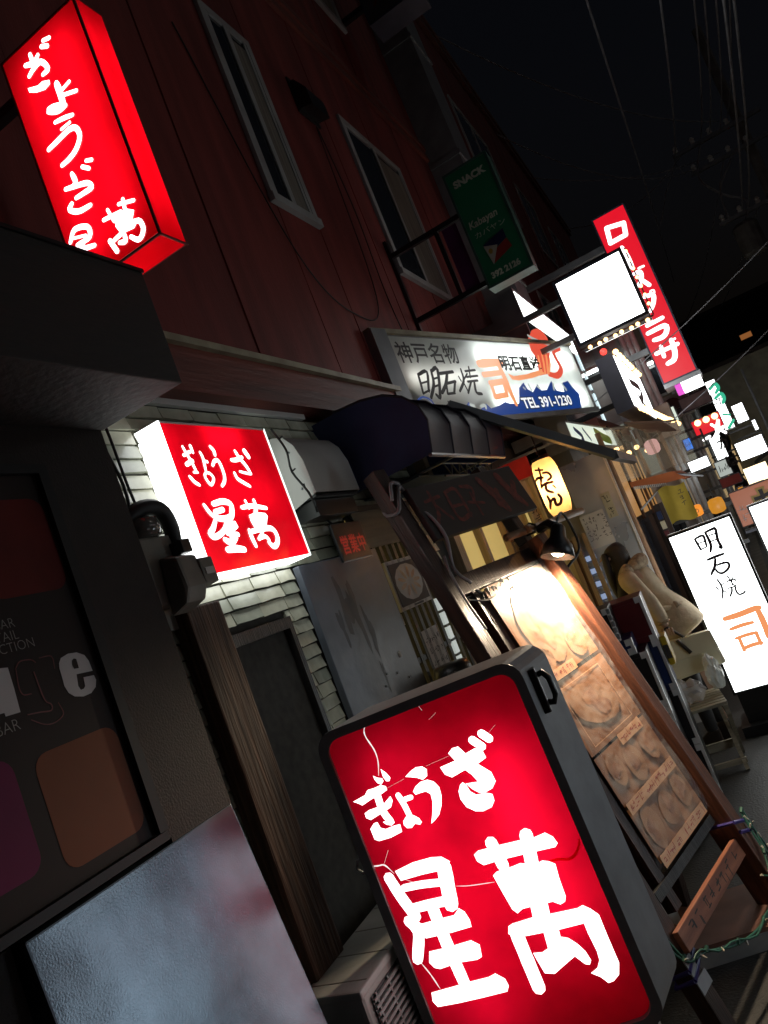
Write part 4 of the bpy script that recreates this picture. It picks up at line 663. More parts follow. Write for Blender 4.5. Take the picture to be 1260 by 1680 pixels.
# slatted window
sw = root('slatted_window', 'wooden slatted window glowing dull yellow from inside', 'window', (.0, 2.95, 1.22))
MB().box(-.0055, -.003, 0, .76, -.9, .86).build('curtain', 'room_yellow', sw)
MB().box(-.02, .035, 0, .76, .71, .88).build('header', 'plank_olive', sw)
MB().box(-.02, .045, -.0, .78, .88, .905).build('ledge', 'sill_black', sw)
for k in range(11): MB().box(.0, .030, .02 + k * .068, .02 + k * .068 + .030, -.9, .71).build('slat', 'black_wood' if k % 3 else 'plank_olive', sw)
MB().box(.0, .026, .0, .76, .16, .185).box(.0, .026, 0, .76, -.22, -.195).build('rail', 'black_wood', sw)
MB().box(-.02, .03, .72, .80, -1.2, .88).build('jamb', 'light_wood', sw)
pc = root('dish_picture', 'framed picture of fried dumplings on an oval white plate', 'picture', (.030, 3.095, 1.852), 90)
MB().box(0, .37, 0, .012, -.235, 0).build('frame', 'paper', pc); MB().box(.018, .352, -.0025, -.0005, -.218, -.017).build('print', 'shop_dark', pc)
MB().add([(.185 + .150 * math.cos(i * .449), -.0035, -.115 + .088 * math.sin(i * .449)) for i in range(14)], [tuple(range(14))]).build('plate', 'plate_white', pc)
for k in range(9):
    a = k * .7; c_ = (.185 + .085 * math.cos(a), -.115 + .045 * math.sin(a)); MB().add([(c_[0] + (.042 * math.cos(t) * math.cos(a) - .014 * math.sin(t) * math.sin(a)), -.0045 - k * .0002, c_[1] + (.042 * math.cos(t) * math.sin(a) + .014 * math.sin(t) * math.cos(a)) * .7) for t in [j * .785 for j in range(8)]], [tuple(range(8))]).build('dumpling', 'dumpling', pc)
MB().box(.15, .26, -.003, -.0026, -.231, -.222).build('caption', 'ink', pc)
ns_ = root('price_notice', 'small pale handwritten notice hanging below the dumpling picture', 'notice', (.030, 3.20, 1.50), 90)
MB().box(0, .19, 0, .003, -.30, 0).build('sheet', 'paper', ns_)
scribble(.03, -.05, .034, .055, 5, 4, .030, -.001, 2).build('handwriting', 'ink', ns_)
cw = root('shelf_strip', 'bright white segmented strip of shop fridge light behind the slats', 'light strip', (.02, 3.50, 1.10))
for k in range(7): MB().box(0, .012, 0, .05, k * .075, k * .075 + .062).build('segment', 'lit_dim', cw)
tb = root('steel_drum', 'dark steel cylinder standing below the dumpling picture', 'drum', (.13, 3.15, 0))
MB().lathe([(.085, 0), (.088, .02), (.088, 1.30), (.08, 1.33), (.03, 1.335)], 20).build('barrel', 'grey_metal', tb, smooth=True)
MB().lathe([(.0895, 0), (.0895, .03)], 20, (0, 0, 1.22)).build('band', 'chrome', tb)
# small coloured stickers on the window edge, the bluish white one emissive
for k, (y, z, mt) in enumerate(((3.0, 1.74, 'lit_ice'), (3.02, 1.66, 'crate_red'), (3.06, 1.56, 'paper'), (3.03, 1.46, 'ink_blue'))):
    t = root('sticker', ('small bluish white sticker', 'small dark red sticker', 'small pale square sticker', 'small dark blue sticker')[k] + ' on the edge of the slatted window', 'sticker', (.019, y, z)); MB().box(0, .002, 0, .035, 0, .05).build('label', mt, t)

# ================================================================== timber menu stand
mf = Matrix(((0.2923717, -0.92824416, -0.22995992, 0.83947804), (0.95630476, 0.28379272, 0.070305805, 2.5835757), (0, -0.2404672, 0.97065727, 0), (0, 0, 0, 1)))
ms = root('menu_stand', 'leaning dark timber menu stand with lit laminated menu sheets', 'menu stand', group=None); ms.matrix_world = mf
MB().box(-.035, .035, .0, .07, .0, 2.25).build('post', 'stand_wood', ms, bevel=.005)
MB().box(.632, .70, -.060, .06, .0, 1.76).build('post', 'post_wood_lit', ms, bevel=.006)  # lamplight painted in: a lit, more orange copy of the stand wood
MB().box(.634, .69, .0, .055, 1.76, 2.17).build('post', 'stand_wood', ms, bevel=.004)
MB().box(.036, .624, .005, .05, 1.655, 1.735).build('crossbar', 'stand_wood', ms, bevel=.004)
MB().box(.10, .15, .01, .05, .36, 1.655).build('stile', 'stand_wood', ms)
MB().box(.036, .624, .055, .068, .46, 1.648).build('backing_board', 'stand_wood', ms)
MB().box(.036, .624, .0, .03, .425, .46).build('bottom_rail', 'black_wood', ms)
bp = MB().box(-.01, .630, -.028, -.004, .275, .345).build('lower_plank', 'red_wood', ms, bevel=.003)
scribble(.09, .31, .065, .1, 8, 1, .046, -.0285, 3).build('handwriting', 'ink', bp)
NB = MB().box(.04, .82, -.035, -.006, 1.885, 2.125); nb = NB.build('name_board', 'board_face', ms, bevel=.003)
brush([(.020, [(.10, 2.05), (.20, 2.06)]), (.020, [(.15, 2.09), (.14, 2.0), (.10, 1.95)]), (.018, [(.15, 2.02), (.20, 1.95)]), (.018, [(.25, 2.07), (.33, 2.07), (.32, 1.94)]), (.018, [(.25, 2.07), (.24, 1.94), (.33, 1.95)]), (.016, [(.25, 2.0), (.33, 2.0)]), (.018, [(.37, 2.08), (.44, 2.06), (.40, 2.0)]), (.018, [(.36, 2.0), (.46, 1.98)]), (.018, [(.41, 2.04), (.40, 1.93)]),
       (.045, [(.52, 2.09), (.57, 2.0), (.60, 1.92)]), (.04, [(.60, 2.02), (.56, 1.95)]), (.045, [(.67, 2.09), (.70, 2.0), (.75, 1.92)]), (.035, [(.76, 2.04), (.70, 1.96)])], -.0358, wobble=.5).build('lettering', 'board_red', nb)
rnd = random.Random(4)
for k, (z0, z1) in enumerate(((1.215, 1.648), (.915, 1.20), (.715, .905), (.50, .702))):
    sh = MB()
    for i in range(7):
        for j in range(5):
            sh.v.append((.156 + i * .0768, -.002 - .006 * rnd.random() * (0 < i < 6), z0 + (z1 - z0) * j / 4))
    sh.f = [(i*5+j, (i+1)*5+j, (i+1)*5+j+1, i*5+j+1) for i in range(6) for j in range(4)]
    o = sh.build('menu_sheet', 'menu_sheet', ms, smooth=True)
rnd = random.Random(12)
def blob(u, z, a, b, y, rot=0.0, am=.12):
    ph, q = rnd.uniform(0, 6), rnd.uniform(0, 6); P = []
    for i in range(22):
        t = i * 2 * math.pi / 22; r_ = 1 + am * math.sin(2 * t + ph) + am * .6 * math.sin(3 * t + q) + am * .4 * math.sin(7 * t)
        x_, z_ = a * r_ * math.cos(t), b * r_ * math.sin(t); P.append((u + x_ * math.cos(rot) - z_ * math.sin(rot), y, z + x_ * math.sin(rot) + z_ * math.cos(rot)))
    return MB().add(P, [tuple(range(22))])
for (u, z, a, b) in ((.33, 1.42, .12, .16), (.50, 1.30, .07, .07), (.24, 1.29, .06, .05), (.36, 1.06, .15, .085), (.24, .83, .055, .06), (.37, .80, .06, .075), (.52, .82, .055, .07), (.24, .60, .06, .075), (.39, .60, .065, .06), (.53, .61, .05, .07)):
    d0 = blob(u, z, a, b, -.0092, rnd.uniform(-.3, .3), .05).build('dish_photo', 'menu_plate', ms)
    for n in range(3): blob(u + rnd.uniform(-.3, .3) * a, z + rnd.uniform(-.3, .3) * b, a * rnd.uniform(.25, .5), b * rnd.uniform(.25, .5), -.0095 - .0003 * n, rnd.uniform(-1, 1), .22).build('food', 'menu_dish', d0)
MB().box(.20, .54, -.0090, -.0086, .935, .938).box(.20, .203, -.0090, -.0086, .938, 1.17).box(.537, .54, -.0090, -.0086, .938, 1.17).box(.20, .54, -.0090, -.0086, 1.17, 1.173).build('print_border', 'menu_label', ms)
for k, (u0, u1, z, tx) in enumerate(((.36, .56, .895, 6), (.16, .60, .700, 14), (.16, .60, .500, 14), (.16, .40, 1.225, 7))):
    lb = MB().box(u0, u1, -.0108, -.0098, z - .021, z + .021).build('price_label', 'menu_label', ms)
    scribble(u0 + .025, z, .030, .1, tx, 1, .026, -.0112, 4 + k).build('handwriting', 'ink_red', lb)
# laminate film over the sheets
k = MB(); rnd = random.Random(9)
for i in range(9):
    for j in range(15): k.v.append((.145 + i * .0598, -.016 - .010 * rnd.random(), .49 + 1.175 * j / 14))
k.f = [(i*15+j, (i+1)*15+j, (i+1)*15+j+1, i*15+j+1) for i in range(8) for j in range(14)]
k.build('clear_cover', 'film', ms, smooth=True)
# back legs so it stands
for u in (.02, .64): MB().bar((u, .075, .95), (u, .38, .10), .045).build('back_leg', 'stand_wood', ms)
# rain cover tied along its left side
rc = root('rain_cover', 'cloudy plastic rain cover hanging along the left post of the menu stand', 'plastic sheet'); rc.matrix_world = mf
k = MB(); E0 = [((0.045, 1.782), (0.144, 1.741)), ((0.044, 1.67), (0.106, 1.581)), ((-0.006, 1.509), (0.05, 1.396)), ((0.106, 1.179), (0.17, 1.153)), ((0.176, 0.964), (0.248, 0.912)), ((0.154, 0.708), (0.251, 0.585)), ((0.142, 0.478), (0.217, 0.344)), ((0.114, 0.337), (0.18, 0.253))]
for i, (a, b) in enumerate(E0):
    for j in range(5):
        t = j / 4; k.v.append((a[0] + (b[0] - a[0]) * t, .075 + .02 * math.sin(j * 2.1 + i), a[1] + (b[1] - a[1]) * t))
k.f = [(i*5+j, (i+1)*5+j, (i+1)*5+j+1, i*5+j+1) for i in range(len(E0) - 1) for j in range(4)]
k.build('sheet', 'wrap', rc, smooth=True)
# clip lamp on a pole
lp = root('clip_lamp', 'black clip-on lamp clamped to a bamboo pole and shining down on the menu sheets', 'lamp'); lp.matrix_world = mf
hx = Matrix.Translation((.60, -.155, 1.69)) @ Vector((-.40, .40, -.82)).to_track_quat('Z', 'Y').to_matrix().to_4x4()
MB().lathe([(.018, -.06), (.030, -.045), (.035, .0), (.06, .03), (.072, .085), (.069, .085), (.056, .032), (.02, .0)], 18).move(hx).build('lamp_shade', 'black_plastic', lp, smooth=True)
MB().ball((0, 0, .05), .034, 10).move(hx).build('bulb', 'lamp_bulb', lp, smooth=True)
MB().tube(spline([(.625, -.16, 1.74), (.66, -.12, 1.77), (.70, -.05, 1.78)]), .022, 8).build('clamp', 'black_plastic', lp)
MB().tube(spline([(.64, -.16, 1.745), (.76, -.15, 1.79), (.82, -.12, 1.72), (.80, -.10, 1.62), (.72, -.06, 1.58), (.69, .03, 1.55)]), .006).build('cord', 'cable_black', lp)
ld = bpy.data.lights.new('clip_lamp_light', 'SPOT'); ld.energy = 95; ld.color = (1.0, .80, .56); ld.spot_size = R(150); ld.spot_blend = .5; ld.shadow_soft_size = .035
lo = bpy.data.objects.new('clip_lamp_light', ld); COL.objects.link(lo); lo.parent = lp
lo.matrix_parent_inverse = Matrix(); lo.location = hx @ Vector((0, 0, .09)); lo.rotation_euler = (hx.to_3x3() @ Matrix.Rotation(R(180), 3, 'X')).to_euler()
bpole = root('bamboo_pole', 'short bamboo pole lashed across the top of the menu stand', 'pole'); bpole.matrix_world = mf
MB().tube([(.46, -.03, 1.800), (.62, -.03, 1.801), (.80, -.03, 1.801), (1.0, -.03, 1.80), (1.17, -.03, 1.80)], .017, 10).build('cane', 'bamboo', bpole, smooth=True)
MB().lathe([(.0195, -.012), (.0205, 0), (.0195, .012)], 10).move(Matrix.Translation((.62, -.045, 1.801)) @ Matrix.Rotation(R(90), 4, 'Y')).build('node', 'bamboo', bpole)
MB().tube([(.66, -.066, 1.80), (.66, -.045, 1.823), (.66, .08, 1.80), (.66, -.045, 1.777), (.66, -.066, 1.80)], .006).build('lashing', 'cable_black', bpole)
# white flex tied round the left post
wc = root('white_cable', 'grey white cable tied round the left post of the menu stand', 'cable'); wc.matrix_world = mf
MB().tube(spline([(-.045, -.012, 2.10), (.0, -.016, 2.17), (.045, -.012, 2.16), (.05, .04, 2.15), (.01, .085, 2.13), (-.045, .05, 2.07), (-.045, -.01, 2.05), (.0, -.016, 2.11), (.045, -.012, 2.15), (.055, -.012, 2.05), (.072, -.040, 1.98), (.08, -.042, 1.88), (.06, -.012, 1.78), (.05, -.02, 1.73), (.075, -.03, 1.68)]), .0075).tube(spline([(.045, -.012, 1.82), (.01, -.02, 1.75), (.0, -.02, 1.62), (.01, -.02, 1.5)]), .0055).build('flex', 'cable_white', wc, smooth=True)
# fairy lights wound about the stand
fw = root('green_fairy_lights', 'green wired string of unlit fairy lights wound round the lower menu stand', 'string lights'); fw.matrix_world = mf
A_ = spline([(.71, -.07, .40), (.69, -.075, .34), (.66, -.08, .25), (.55, -.08, .16), (.40, -.07, .13), (.20, -.06, .17), (.05, -.04, .24), (-.04, -.01, .27), (-.045, .02, .40), (-.02, -.01, .55), (-.045, .03, .75), (-.01, -.012, .82), (-.045, .02, 1.0)])
B_ = spline([(.71, -.068, .36), (.74, -.06, .30), (.74, -.06, .22), (.70, -.07, .14), (.60, -.05, .20)])
MB().tube(A_, .0045).tube(B_, .004).tube([p + Vector((.01, -.006, .012 * math.sin(i * 1.3))) for i, p in enumerate(A_)], .004).build('wire', 'cable_green', fw, smooth=True)
g = MB()
for L_ in (A_, B_):
    for i in range(1, len(L_), 3):
        v = L_[i]; dd = Vector((rnd.uniform(-1, 1), rnd.uniform(-1, -.2), rnd.uniform(-1, 1))).normalized(); g.tube([v, v + dd * .022], .006, 6, r1=.002)
g.build('bulb', 'bulb_clear', fw)
g = MB()
for i in range(0, len(A_), 4):
    v = A_[i]; g.tube([v + Vector((-.004, -.002, 0)), v + Vector((.012, -.006, .012))], .007)
g.build('socket', 'cable_green', fw)
tg = root('tape_wrap', 'purple and white tape wrapped round the foot joints of the menu stand', 'tape'); tg.matrix_world = mf
g = MB()
for z in (.235, .205): g.tube([(-.042, -.006, z), (.042, -.006, z + .025), (.042, .076, z + .02), (-.042, .076, z - .01), (-.042, -.006, z)], .008)
g.tube([(.624, -.066, .40), (.708, -.066, .37), (.708, .068, .38), (.624, .068, .41), (.624, -.066, .40)], .008); g.tube([(.624, -.066, .36), (.708, -.066, .33)], .008)
g.build('purple_band', 'tape_purple', tg)
MB().box(-.039, .039, -.0065, -.002, .155, .200).box(-.040, .01, -.0085, -.004, .215, .268).build('white_patch', 'tape_white', tg)
tw = root('twig_garland', 'dark tangle of dead fairy light wire hanging under the crossbar of the menu stand', 'garland'); tw.matrix_world = mf
g = MB(); rnd = random.Random(21)
base = spline([(.04, .0, 1.63), (.15, .0, 1.60), (.28, .0, 1.61), (.42, .0, 1.59), (.60, .0, 1.63)], 6); g.tube(base, .004, 5)
for i in range(1, len(base) - 1):
    p = base[i]; q = p + Vector((rnd.uniform(-.05, .05), rnd.uniform(-.012, .012), rnd.uniform(-.09, .05))); g.tube([p, (p + q) / 2 + Vector((.01, 0, .01)), q], .003, 4); g.tube([q, q + Vector((rnd.uniform(-.01, .01), 0, -.02))], .0065, 5, r1=.002)
g.build('wire', 'cable_black', tw)
# concrete step
cs = MB().box(-.3, .75, 0, .35, 0, .075).move(Matrix.Translation((.62, 2.93, 0)) @ Matrix.Rotation(R(18), 4, 'Z')).build('step', 'step_brown'); tag(cs, 'low brown step with a pale front edge behind the foot of the menu stand', 'step')
MB().box(-.3, .75, -.006, -.001, .0, .060).move(Matrix.Translation((.62, 2.93, 0)) @ Matrix.Rotation(R(18), 4, 'Z')).build('front_edge', 'step_front', cs)

# ================================================================== akashiyaki shop
sp = root('akashiyaki_shop', 'akashiyaki shop front of dark boards with cream sliding doors and glowing interior', 'shop front', (0, 4.02, 0))
MB().box(-.30, -.02, 2.3, 4.2, 0, 2.5).box(-.30, -.02, 0, 2.3, 1.99, 2.5).box(-.30, -.02, 0, 2.3, 0, .8).build('wall', 'shop_brown', sp)
MB().box(-.04, -.015, .08, 2.3, .8, 1.95).build('door_paper', 'room_yellow', sp)
MB().box(-.02, .06, -.02, .08, 0, 2.5).build('door_post', 'light_wood', sp)
for k, y in enumerate((.55, 1.1, 1.65, 2.2)): MB().box(-.02, .03, y, y + .06, 0, 1.95).build('door_stile', 'light_wood', sp)
MB().box(-.03, .07, 0, 4.2, 1.95, 2.03).build('lintel', 'stand_wood', sp)
MB().box(-.02, .0, .08, 2.2, 0, .8).build('door_board', 'light_wood', sp)
# light timber screen next to the door, facing down the alley
sc_ = root('door_screen', 'pale timber framed door standing open at right angles to the alley', 'door', (.0, 5.95, 0))
for u in (.0, .19, .25, .33): MB().box(u, u + .035, 0, .03, 0, 1.62).build('stile', 'light_wood', sc_)
MB().box(.035, .19, .01, .02, 0, 1.60).build('panel', 'noren_cream', sc_)
MB().box(.225, .25, .01, .02, 0, 1.6).build('panel', 'shop_brown', sc_)
MB().box(.06, .15, -.004, .0, 1.02, 1.18).build('notice', 'lit_dim' if False else 'paper', sc_)
rf = root('shop_canopy', 'small sloping canopy with dark gutter and red underside over the shop door', 'canopy', (.36, 3.86, 2.53))
dx, dz = Vector((.60, .48, -.53)), Vector((-.05, 1.35, .0))
P4 = [Vector((0, 0, 0)), dx, dx + dz, dz]
MB().extr(P4, (0, 0, .03)).build('roof_sheet', 'galv', rf)
MB().extr([p + Vector((0, 0, -.012)) for p in P4], (0, 0, .010)).build('soffit', 'noren_red', rf)
MB().bar((0, -.02, .0), dx + Vector((.02, 0, -.02)), .035, .05).bar(dx + Vector((.02, 0, -.02)), dx + dz + Vector((.02, 0, -.02)), .04, .05).build('gutter', 'grey_metal', rf)
MB().bar((0, .03, 0), (-.36, .05, 0), .03).bar(dz, dz + Vector((-.3, 0, 0)), .03).build('bracket', 'black_plastic', rf)
ll = root('onden_lantern', 'glowing orange paper lantern with dark kana hanging under the canopy', 'lantern', (0.5446, 4.6, 1.967), 0)
LP_ = [(.030, -.165), (.048, -.160), (.056, -.12), (.058, 0), (.056, .12), (.048, .160), (.030, .165)]
prof = []
for i in range(25):
    z = -.175 + .35 * i / 24; e = abs(z) / .175; r_ = .076 * (1 - .30 * e ** 5) * (1 + .018 * (i % 2)); prof.append((r_, z))
MB().lathe(prof, 22).build('paper_shade', 'lantern_paper', ll, smooth=True)
MB().lathe([(.056, .172), (.058, .19), (.030, .192)], 16).build('top_ring', 'crate_black', ll); MB().lathe([(.030, -.192), (.058, -.19), (.056, -.172)], 16).build('bottom_ring', 'crate_black', ll)
MB().tube([(0, 0, .19), (0, 0, .33)], .004).build('cord', 'cable_black', ll)
k = brush([(.0147,[(-.0423,.1231),(.0043,.1065)]),(.0148,[(-.0144,.1259),(-.0235,.0684),(-.0492,.0178)]),(.0185,[(-.0839,.0637),(-.0498,.0728),(-.0122,.0636)]),(.0159,[(-.0027,.0896),(.0267,.0804),(.0353,.0502),(.0091,.038)]),(.0172,[(-.0511,.0132),(-.0165,.0242),(.0309,.0189)]),(.0172,[(-.0104,.0229),(-.0199,-.013),(.0111,-.0403)]),(.0097,[(.0256,-.002),(.0349,-.0192)]),(.0196,[(-.0318,-.0479),(-.0288,-.0889),(-.0474,-.1224)]),(.0182,[(-.0311,-.0912),(.002,-.075),(.0004,-.1139),(.0241,-.1169),(.0424,-.0915),(.0338,-.0616)])], 0); k.v = [(.0785 * math.sin(max(-1.5, min(1.5, u / .0785))), -.0785 * math.cos(max(-1.5, min(1.5, u / .0785))) + y, z) for u, y, z in k.v]
k.build('lettering', 'lamp_ink', ll)
MB().lathe([(.012, -.09), (.022, -.05), (.022, .05), (.012, .09)], 10).build('lamp_bulb', 'lantern_flame', ll)
nr = root('noren_curtain', 'cream shop curtain with a red band along its top', 'curtain', (.0, 5.2, 2.12))
for j in range(3):
    k = MB(); n_ = 9
    for i in range(n_):
        u = -.08 + j * .135 + .13 * i / (n_ - 1); k.v += [(u, .018 * math.sin(i * 1.2 + j), 0), (u, .03 * math.sin(i * 1.2 + j), -.28), (u + .01, .035 * math.sin(i * 1.2 + j + .3), -.60)]
    k.f = [(i*3+r_, (i+1)*3+r_, (i+1)*3+r_+1, i*3+r_+1) for i in range(n_ - 1) for r_ in range(2)]
    k.build('cloth_panel', 'noren_cream', nr, smooth=True)
MB().box(-.10, .34, -.015, .005, .005, .145).build('red_band', 'noren_red', nr)
MB().tube([(-.12, 0, .0), (.36, 0, .0)], .010).build('rod', 'light_wood', nr)
scribble(.26, -.18, .1, .05, 1, 3, .045, -.045, 9).build('handwriting', 'ink', nr)
ib = root('shop_bulb', 'bare warm bulb lighting the inside of the akashiyaki shop doorway', 'lamp', (.20, 4.75, 2.30)); MB().ball((0, 0, 0), .035, 10).build('glass', 'bulb_shop', ib, smooth=True); MB().tube([(0, 0, .03), (0, 0, .12)], .012).build('socket', 'black_plastic', ib)
pp_ = root('steel_partition', 'shiny stainless partition with ridged lower strip beside the shop door', 'partition', (.36, 6.02, 0))
MB().box(.0, .335, 0, .03, .55, 2.16).build('sheet', 'steel', pp_)
for k in range(16): MB().box(-.10, -.002, -.004, .02, .62 + k * .052, .62 + k * .052 + .040).build('ridge', 'ridge_sheen' if k % 2 else 'steel', pp_, bevel=.008)  # every other ridge emits, painting in its cool bluish reflection
MB().box(.336, .352, -.012, .03, .4, 2.16).build('edge_strip', 'chrome', pp_)
MB().box(-.1, .35, .03, .06, 0, 2.1).build('back_board', 'shop_grey', pp_)
for nm, lab, M4, txt, sz in (('white_notice', 'white sheet of handwriting taped to the steel partition', (.355, 6.012, 1.742, .188, .27), 5, .026), ('yellow_notice', 'narrow yellowish strip of writing taped above the white sheet', (.568, 6.012, 1.85, .070, .20), 1, .036)):
    t = root(nm, lab, 'notice', M4[:3]); MB().box(0, M4[3], 0, .004, -M4[4], 0).build('sheet', 'paper' if nm[0] == 'w' else 'paper_yellow', t); scribble(.030, -.035, .036, sz * 1.25, txt, 6 if txt > 1 else 4, sz, -.001, 20 + txt).build('handwriting', 'ink', t)
dl = root('drink_banner', 'small backlit banner in white and yellow green at the end of the canopy', 'sign', (.60, 5.6, 2.43), 88)
lightbox(dl, 1.9, .19, .06, 'banner_lit', 'galv', fr=.012)
brush([(.05, [(.20, -.06), (.40, -.12), (.32, -.16)]), (.04, [(.52, -.05), (.68, -.14)])], -.008).build('lettering', 'ink_blue', dl)
brush([(.09, [(1.0, -.06), (1.3, -.11), (1.6, -.13)])], -.008).build('lettering', 'lime_print', dl)
MB().bar((.1, .06, -.1), (.1, .6, -.1), .02).bar((1.7, .06, -.1), (1.7, .6, -.1), .02).build('bracket', 'galv', dl)
# ================================================================== person, crates, bench
wm = root('person', 'woman in beige fur hooded coat bending forward with a cream handbag', 'person', (.72, 5.45, 0))
def hum(name, V, E, r, mat, **k): return skin(name, V, E, r, mat, wm, **k)
# one continuous body: pelvis root, spine, neck, head, legs, arms
V = [(.03, 0, .84), (.0, 0, .98), (-.055, 0, 1.12), (-.10, 0, 1.24), (-.135, .0, 1.31), (-.155, 0, 1.375), (-.17, 0, 1.44),
     (.03, -.075, .80), (.035, -.08, .46), (.03, -.08, .08), (-.10, -.08, .035), (.05, .075, .80), (.08, .085, .46), (.10, .09, .08), (-.02, .09, .035),
     (-.09, -.165, 1.235), (.0, -.215, 1.06), (.02, -.20, .925), (.03, -.20, .865), (-.10, .165, 1.23), (-.17, .20, 1.04), (-.30, .15, .98), (-.36, .13, .985)]
E = [(0,1),(1,2),(2,3),(3,4),(4,5),(5,6),(0,7),(7,8),(8,9),(9,10),(0,11),(11,12),(12,13),(13,14),(3,15),(15,16),(16,17),(17,18),(3,19),(19,20),(20,21),(21,22)]
rr_ = [(.12,.13),(.105,.12),(.11,.13),(.10,.11),(.05,.05),(.062,.07),(.06,.065),.085,.055,.036,.03,.085,.055,.036,.03,.055,.042,.032,.026,.055,.042,.032,.026]
body = hum('body', V, E, rr_, 'skin')
# head detail: nose, mouth, eyes, ear in the side view
MB().extr([(-.228, -.012, 1.405), (-.255, 0, 1.39), (-.228, .012, 1.405), (-.222, 0, 1.43)], (.012, 0, 0)).build('nose', 'skin', wm, bevel=.003)
for s_ in (-1, 1):
    MB().ball((-.222, .028 * s_, 1.424), .009, 8).build('eye', 'plate_white', wm); MB().ball((-.165, .060 * s_, 1.40), .012, 8).build('ear', 'skin', wm)
MB().box(-.232, -.222, -.018, .018, 1.362, 1.369).build('mouth', 'step_brown', wm)
# fingers of the hand that holds the bag
for j in range(4): skin('finger', [(.010 + j * .016, -.205, .86), (.008 + j * .017, -.225, .835 - .004 * (j % 2)), (.010 + j * .016, -.215, .807)], [(0, 1), (1, 2)], [.0095, .0085, .007], 'skin', wm, sub=1)
skin('thumb', [(.0, -.19, .865), (-.012, -.20, .84), (.0, -.212, .822)], [(0, 1), (1, 2)], [.0105, .0095, .008], 'skin', wm, sub=1)
for j in range(4): skin('finger', [(-.37, .112 + j * .015, .985), (-.400, .110 + j * .016, .980), (-.422, .112 + j * .015, .962)], [(0, 1), (1, 2)], [.0095, .0085, .007], 'skin', wm, sub=1)
skin('thumb', [(-.355, .105, .99), (-.375, .09, 1.0), (-.395, .085, .992)], [(0, 1), (1, 2)], [.0105, .0095, .008], 'skin', wm, sub=1)
coat = hum('coat', [(-.105, 0, 1.275), (-.065, 0, 1.16), (.0, 0, 1.02), (.045, 0, .93), (.075, 0, .80), (.095, 0, .745)], [(i, i+1) for i in range(5)], [(.105,.145), (.130,.160), (.100,.122), (.150,.172), (.19,.20), (.20,.21)], 'coat')
hum('sleeve', [(-.10, -.10, 1.245), (-.085, -.185, 1.225), (-.03, -.215, 1.12), (.005, -.222, 1.05), (.02, -.212, .95), (.025, -.205, .90)], [(i, i+1) for i in range(5)], [.074, .070, .060, .054, .049, .046], 'coat')
hum('sleeve', [(-.10, .10, 1.24), (-.11, .175, 1.215), (-.155, .20, 1.10), (-.19, .195, 1.03), (-.29, .155, .985)], [(i, i+1) for i in range(4)], [.074, .068, .060, .053, .046], 'coat')
hum('belt', [(.045, -.165, .955), (-.06, -.10, 1.005), (-.10, .0, 1.015), (-.06, .10, 1.005), (.05, .165, .955)], [(i, i+1) for i in range(4)], [.022, .024, .024, .024, .022], 'coat')
hum('cuff', [(.024, -.205, .922), (.028, -.203, .888)], [(0, 1)], [.054, .054], 'fur')
hum('fur_hood', [(-.06, -.11, 1.30), (.0, -.06, 1.315), (.025, 0, 1.315), (.0, .06, 1.315), (-.06, .11, 1.30)], [(i, i+1) for i in range(4)], [.038, .052, .060, .052, .038], 'fur')
MB().tube(spline([(.0 + .125 * math.cos(a), .14 * math.sin(a), .985 - .03 * math.cos(a)) for a in [i * math.pi / 5 for i in range(11)]]), .020, 8).build('waist_belt', 'coat', wm, smooth=True)
MB().tube(spline([(.118, -.10, .972), (.165, -.03, .955), (.160, .05, .955), (.118, .10, .972)]), .026, 8, r1=.020).build('waist_frill', 'fur', wm, smooth=True)
hum('fur_collar', [(-.15, -.085, 1.22), (-.09, -.115, 1.285), (-.04, -.09, 1.31)], [(0, 1), (1, 2)], [.03, .045, .05], 'fur')
hum('dress', [(-.155, -.01, 1.18), (-.13, -.01, 1.05), (-.08, 0, .90), (-.06, 0, .72)], [(i, i+1) for i in range(3)], [.06, .085, .11, .13], 'knit')
hum('hair', [(-.150, 0, 1.485), (-.125, 0, 1.43), (-.105, 0, 1.36), (-.12, -.055, 1.27), (-.165, -.085, 1.15), (-.185, -.09, 1.06)], [(i, i+1) for i in range(5)], [(.062,.07), (.085,.088), (.075,.085), .062, .045, .020], 'hair')
hum('hair_lock', [(-.185, -.062, 1.45), (-.195, -.078, 1.34), (-.20, -.085, 1.22), (-.20, -.08, 1.11)], [(i, i+1) for i in range(3)], [.022, .028, .028, .012], 'hair')
for s_ in (-1, 1):
    hum('stocking', [(.035, .078 * s_, .66), (.03 + .02 * (s_ > 0), .08 * s_, .44), (.03 + .06 * (s_ > 0), .085 * s_, .10)], [(0, 1), (1, 2)], [.088, .060, .041], 'stocking')
    MB().extr([(-.135 + .07 * (s_ > 0), .08 * s_ - .04, 0), (.07 + .07 * (s_ > 0), .08 * s_ - .04, 0), (.07 + .07 * (s_ > 0), .08 * s_ - .04, .13), (.0 + .07 * (s_ > 0), .08 * s_ - .04, .13), (-.12 + .07 * (s_ > 0), .08 * s_ - .04, .05)], (0, .08, 0)).build('shoe', 'leather_dark', wm, bevel=.015)
hb = root('handbag', 'cream leather handbag with dark strap hanging from the hand of the woman', 'bag', (.68, 5.225, .53), 8)
MB().extr([(-.02, -.06, 0), (.33, -.06, .02), (.31, -.05, .235), (.03, -.05, .245)], (0, .12, 0)).build('body', 'bag_cream', hb, bevel=.02)
MB().extr([(.02, -.068, .12), (.32, -.068, .13), (.31, -.058, .245), (.03, -.058, .255)], (0, .01, 0)).build('flap', 'bag_cream', hb, bevel=.004)
MB().tube(spline([(.05, 0, .24), (.045, .0, .29), (.07, .01, .335), (.11, .01, .29), (.15, 0, .24)]), .010).tube([(.10, -.07, .25), (.15, -.075, .15)], .013).build('strap', 'leather_dark', hb, smooth=True)

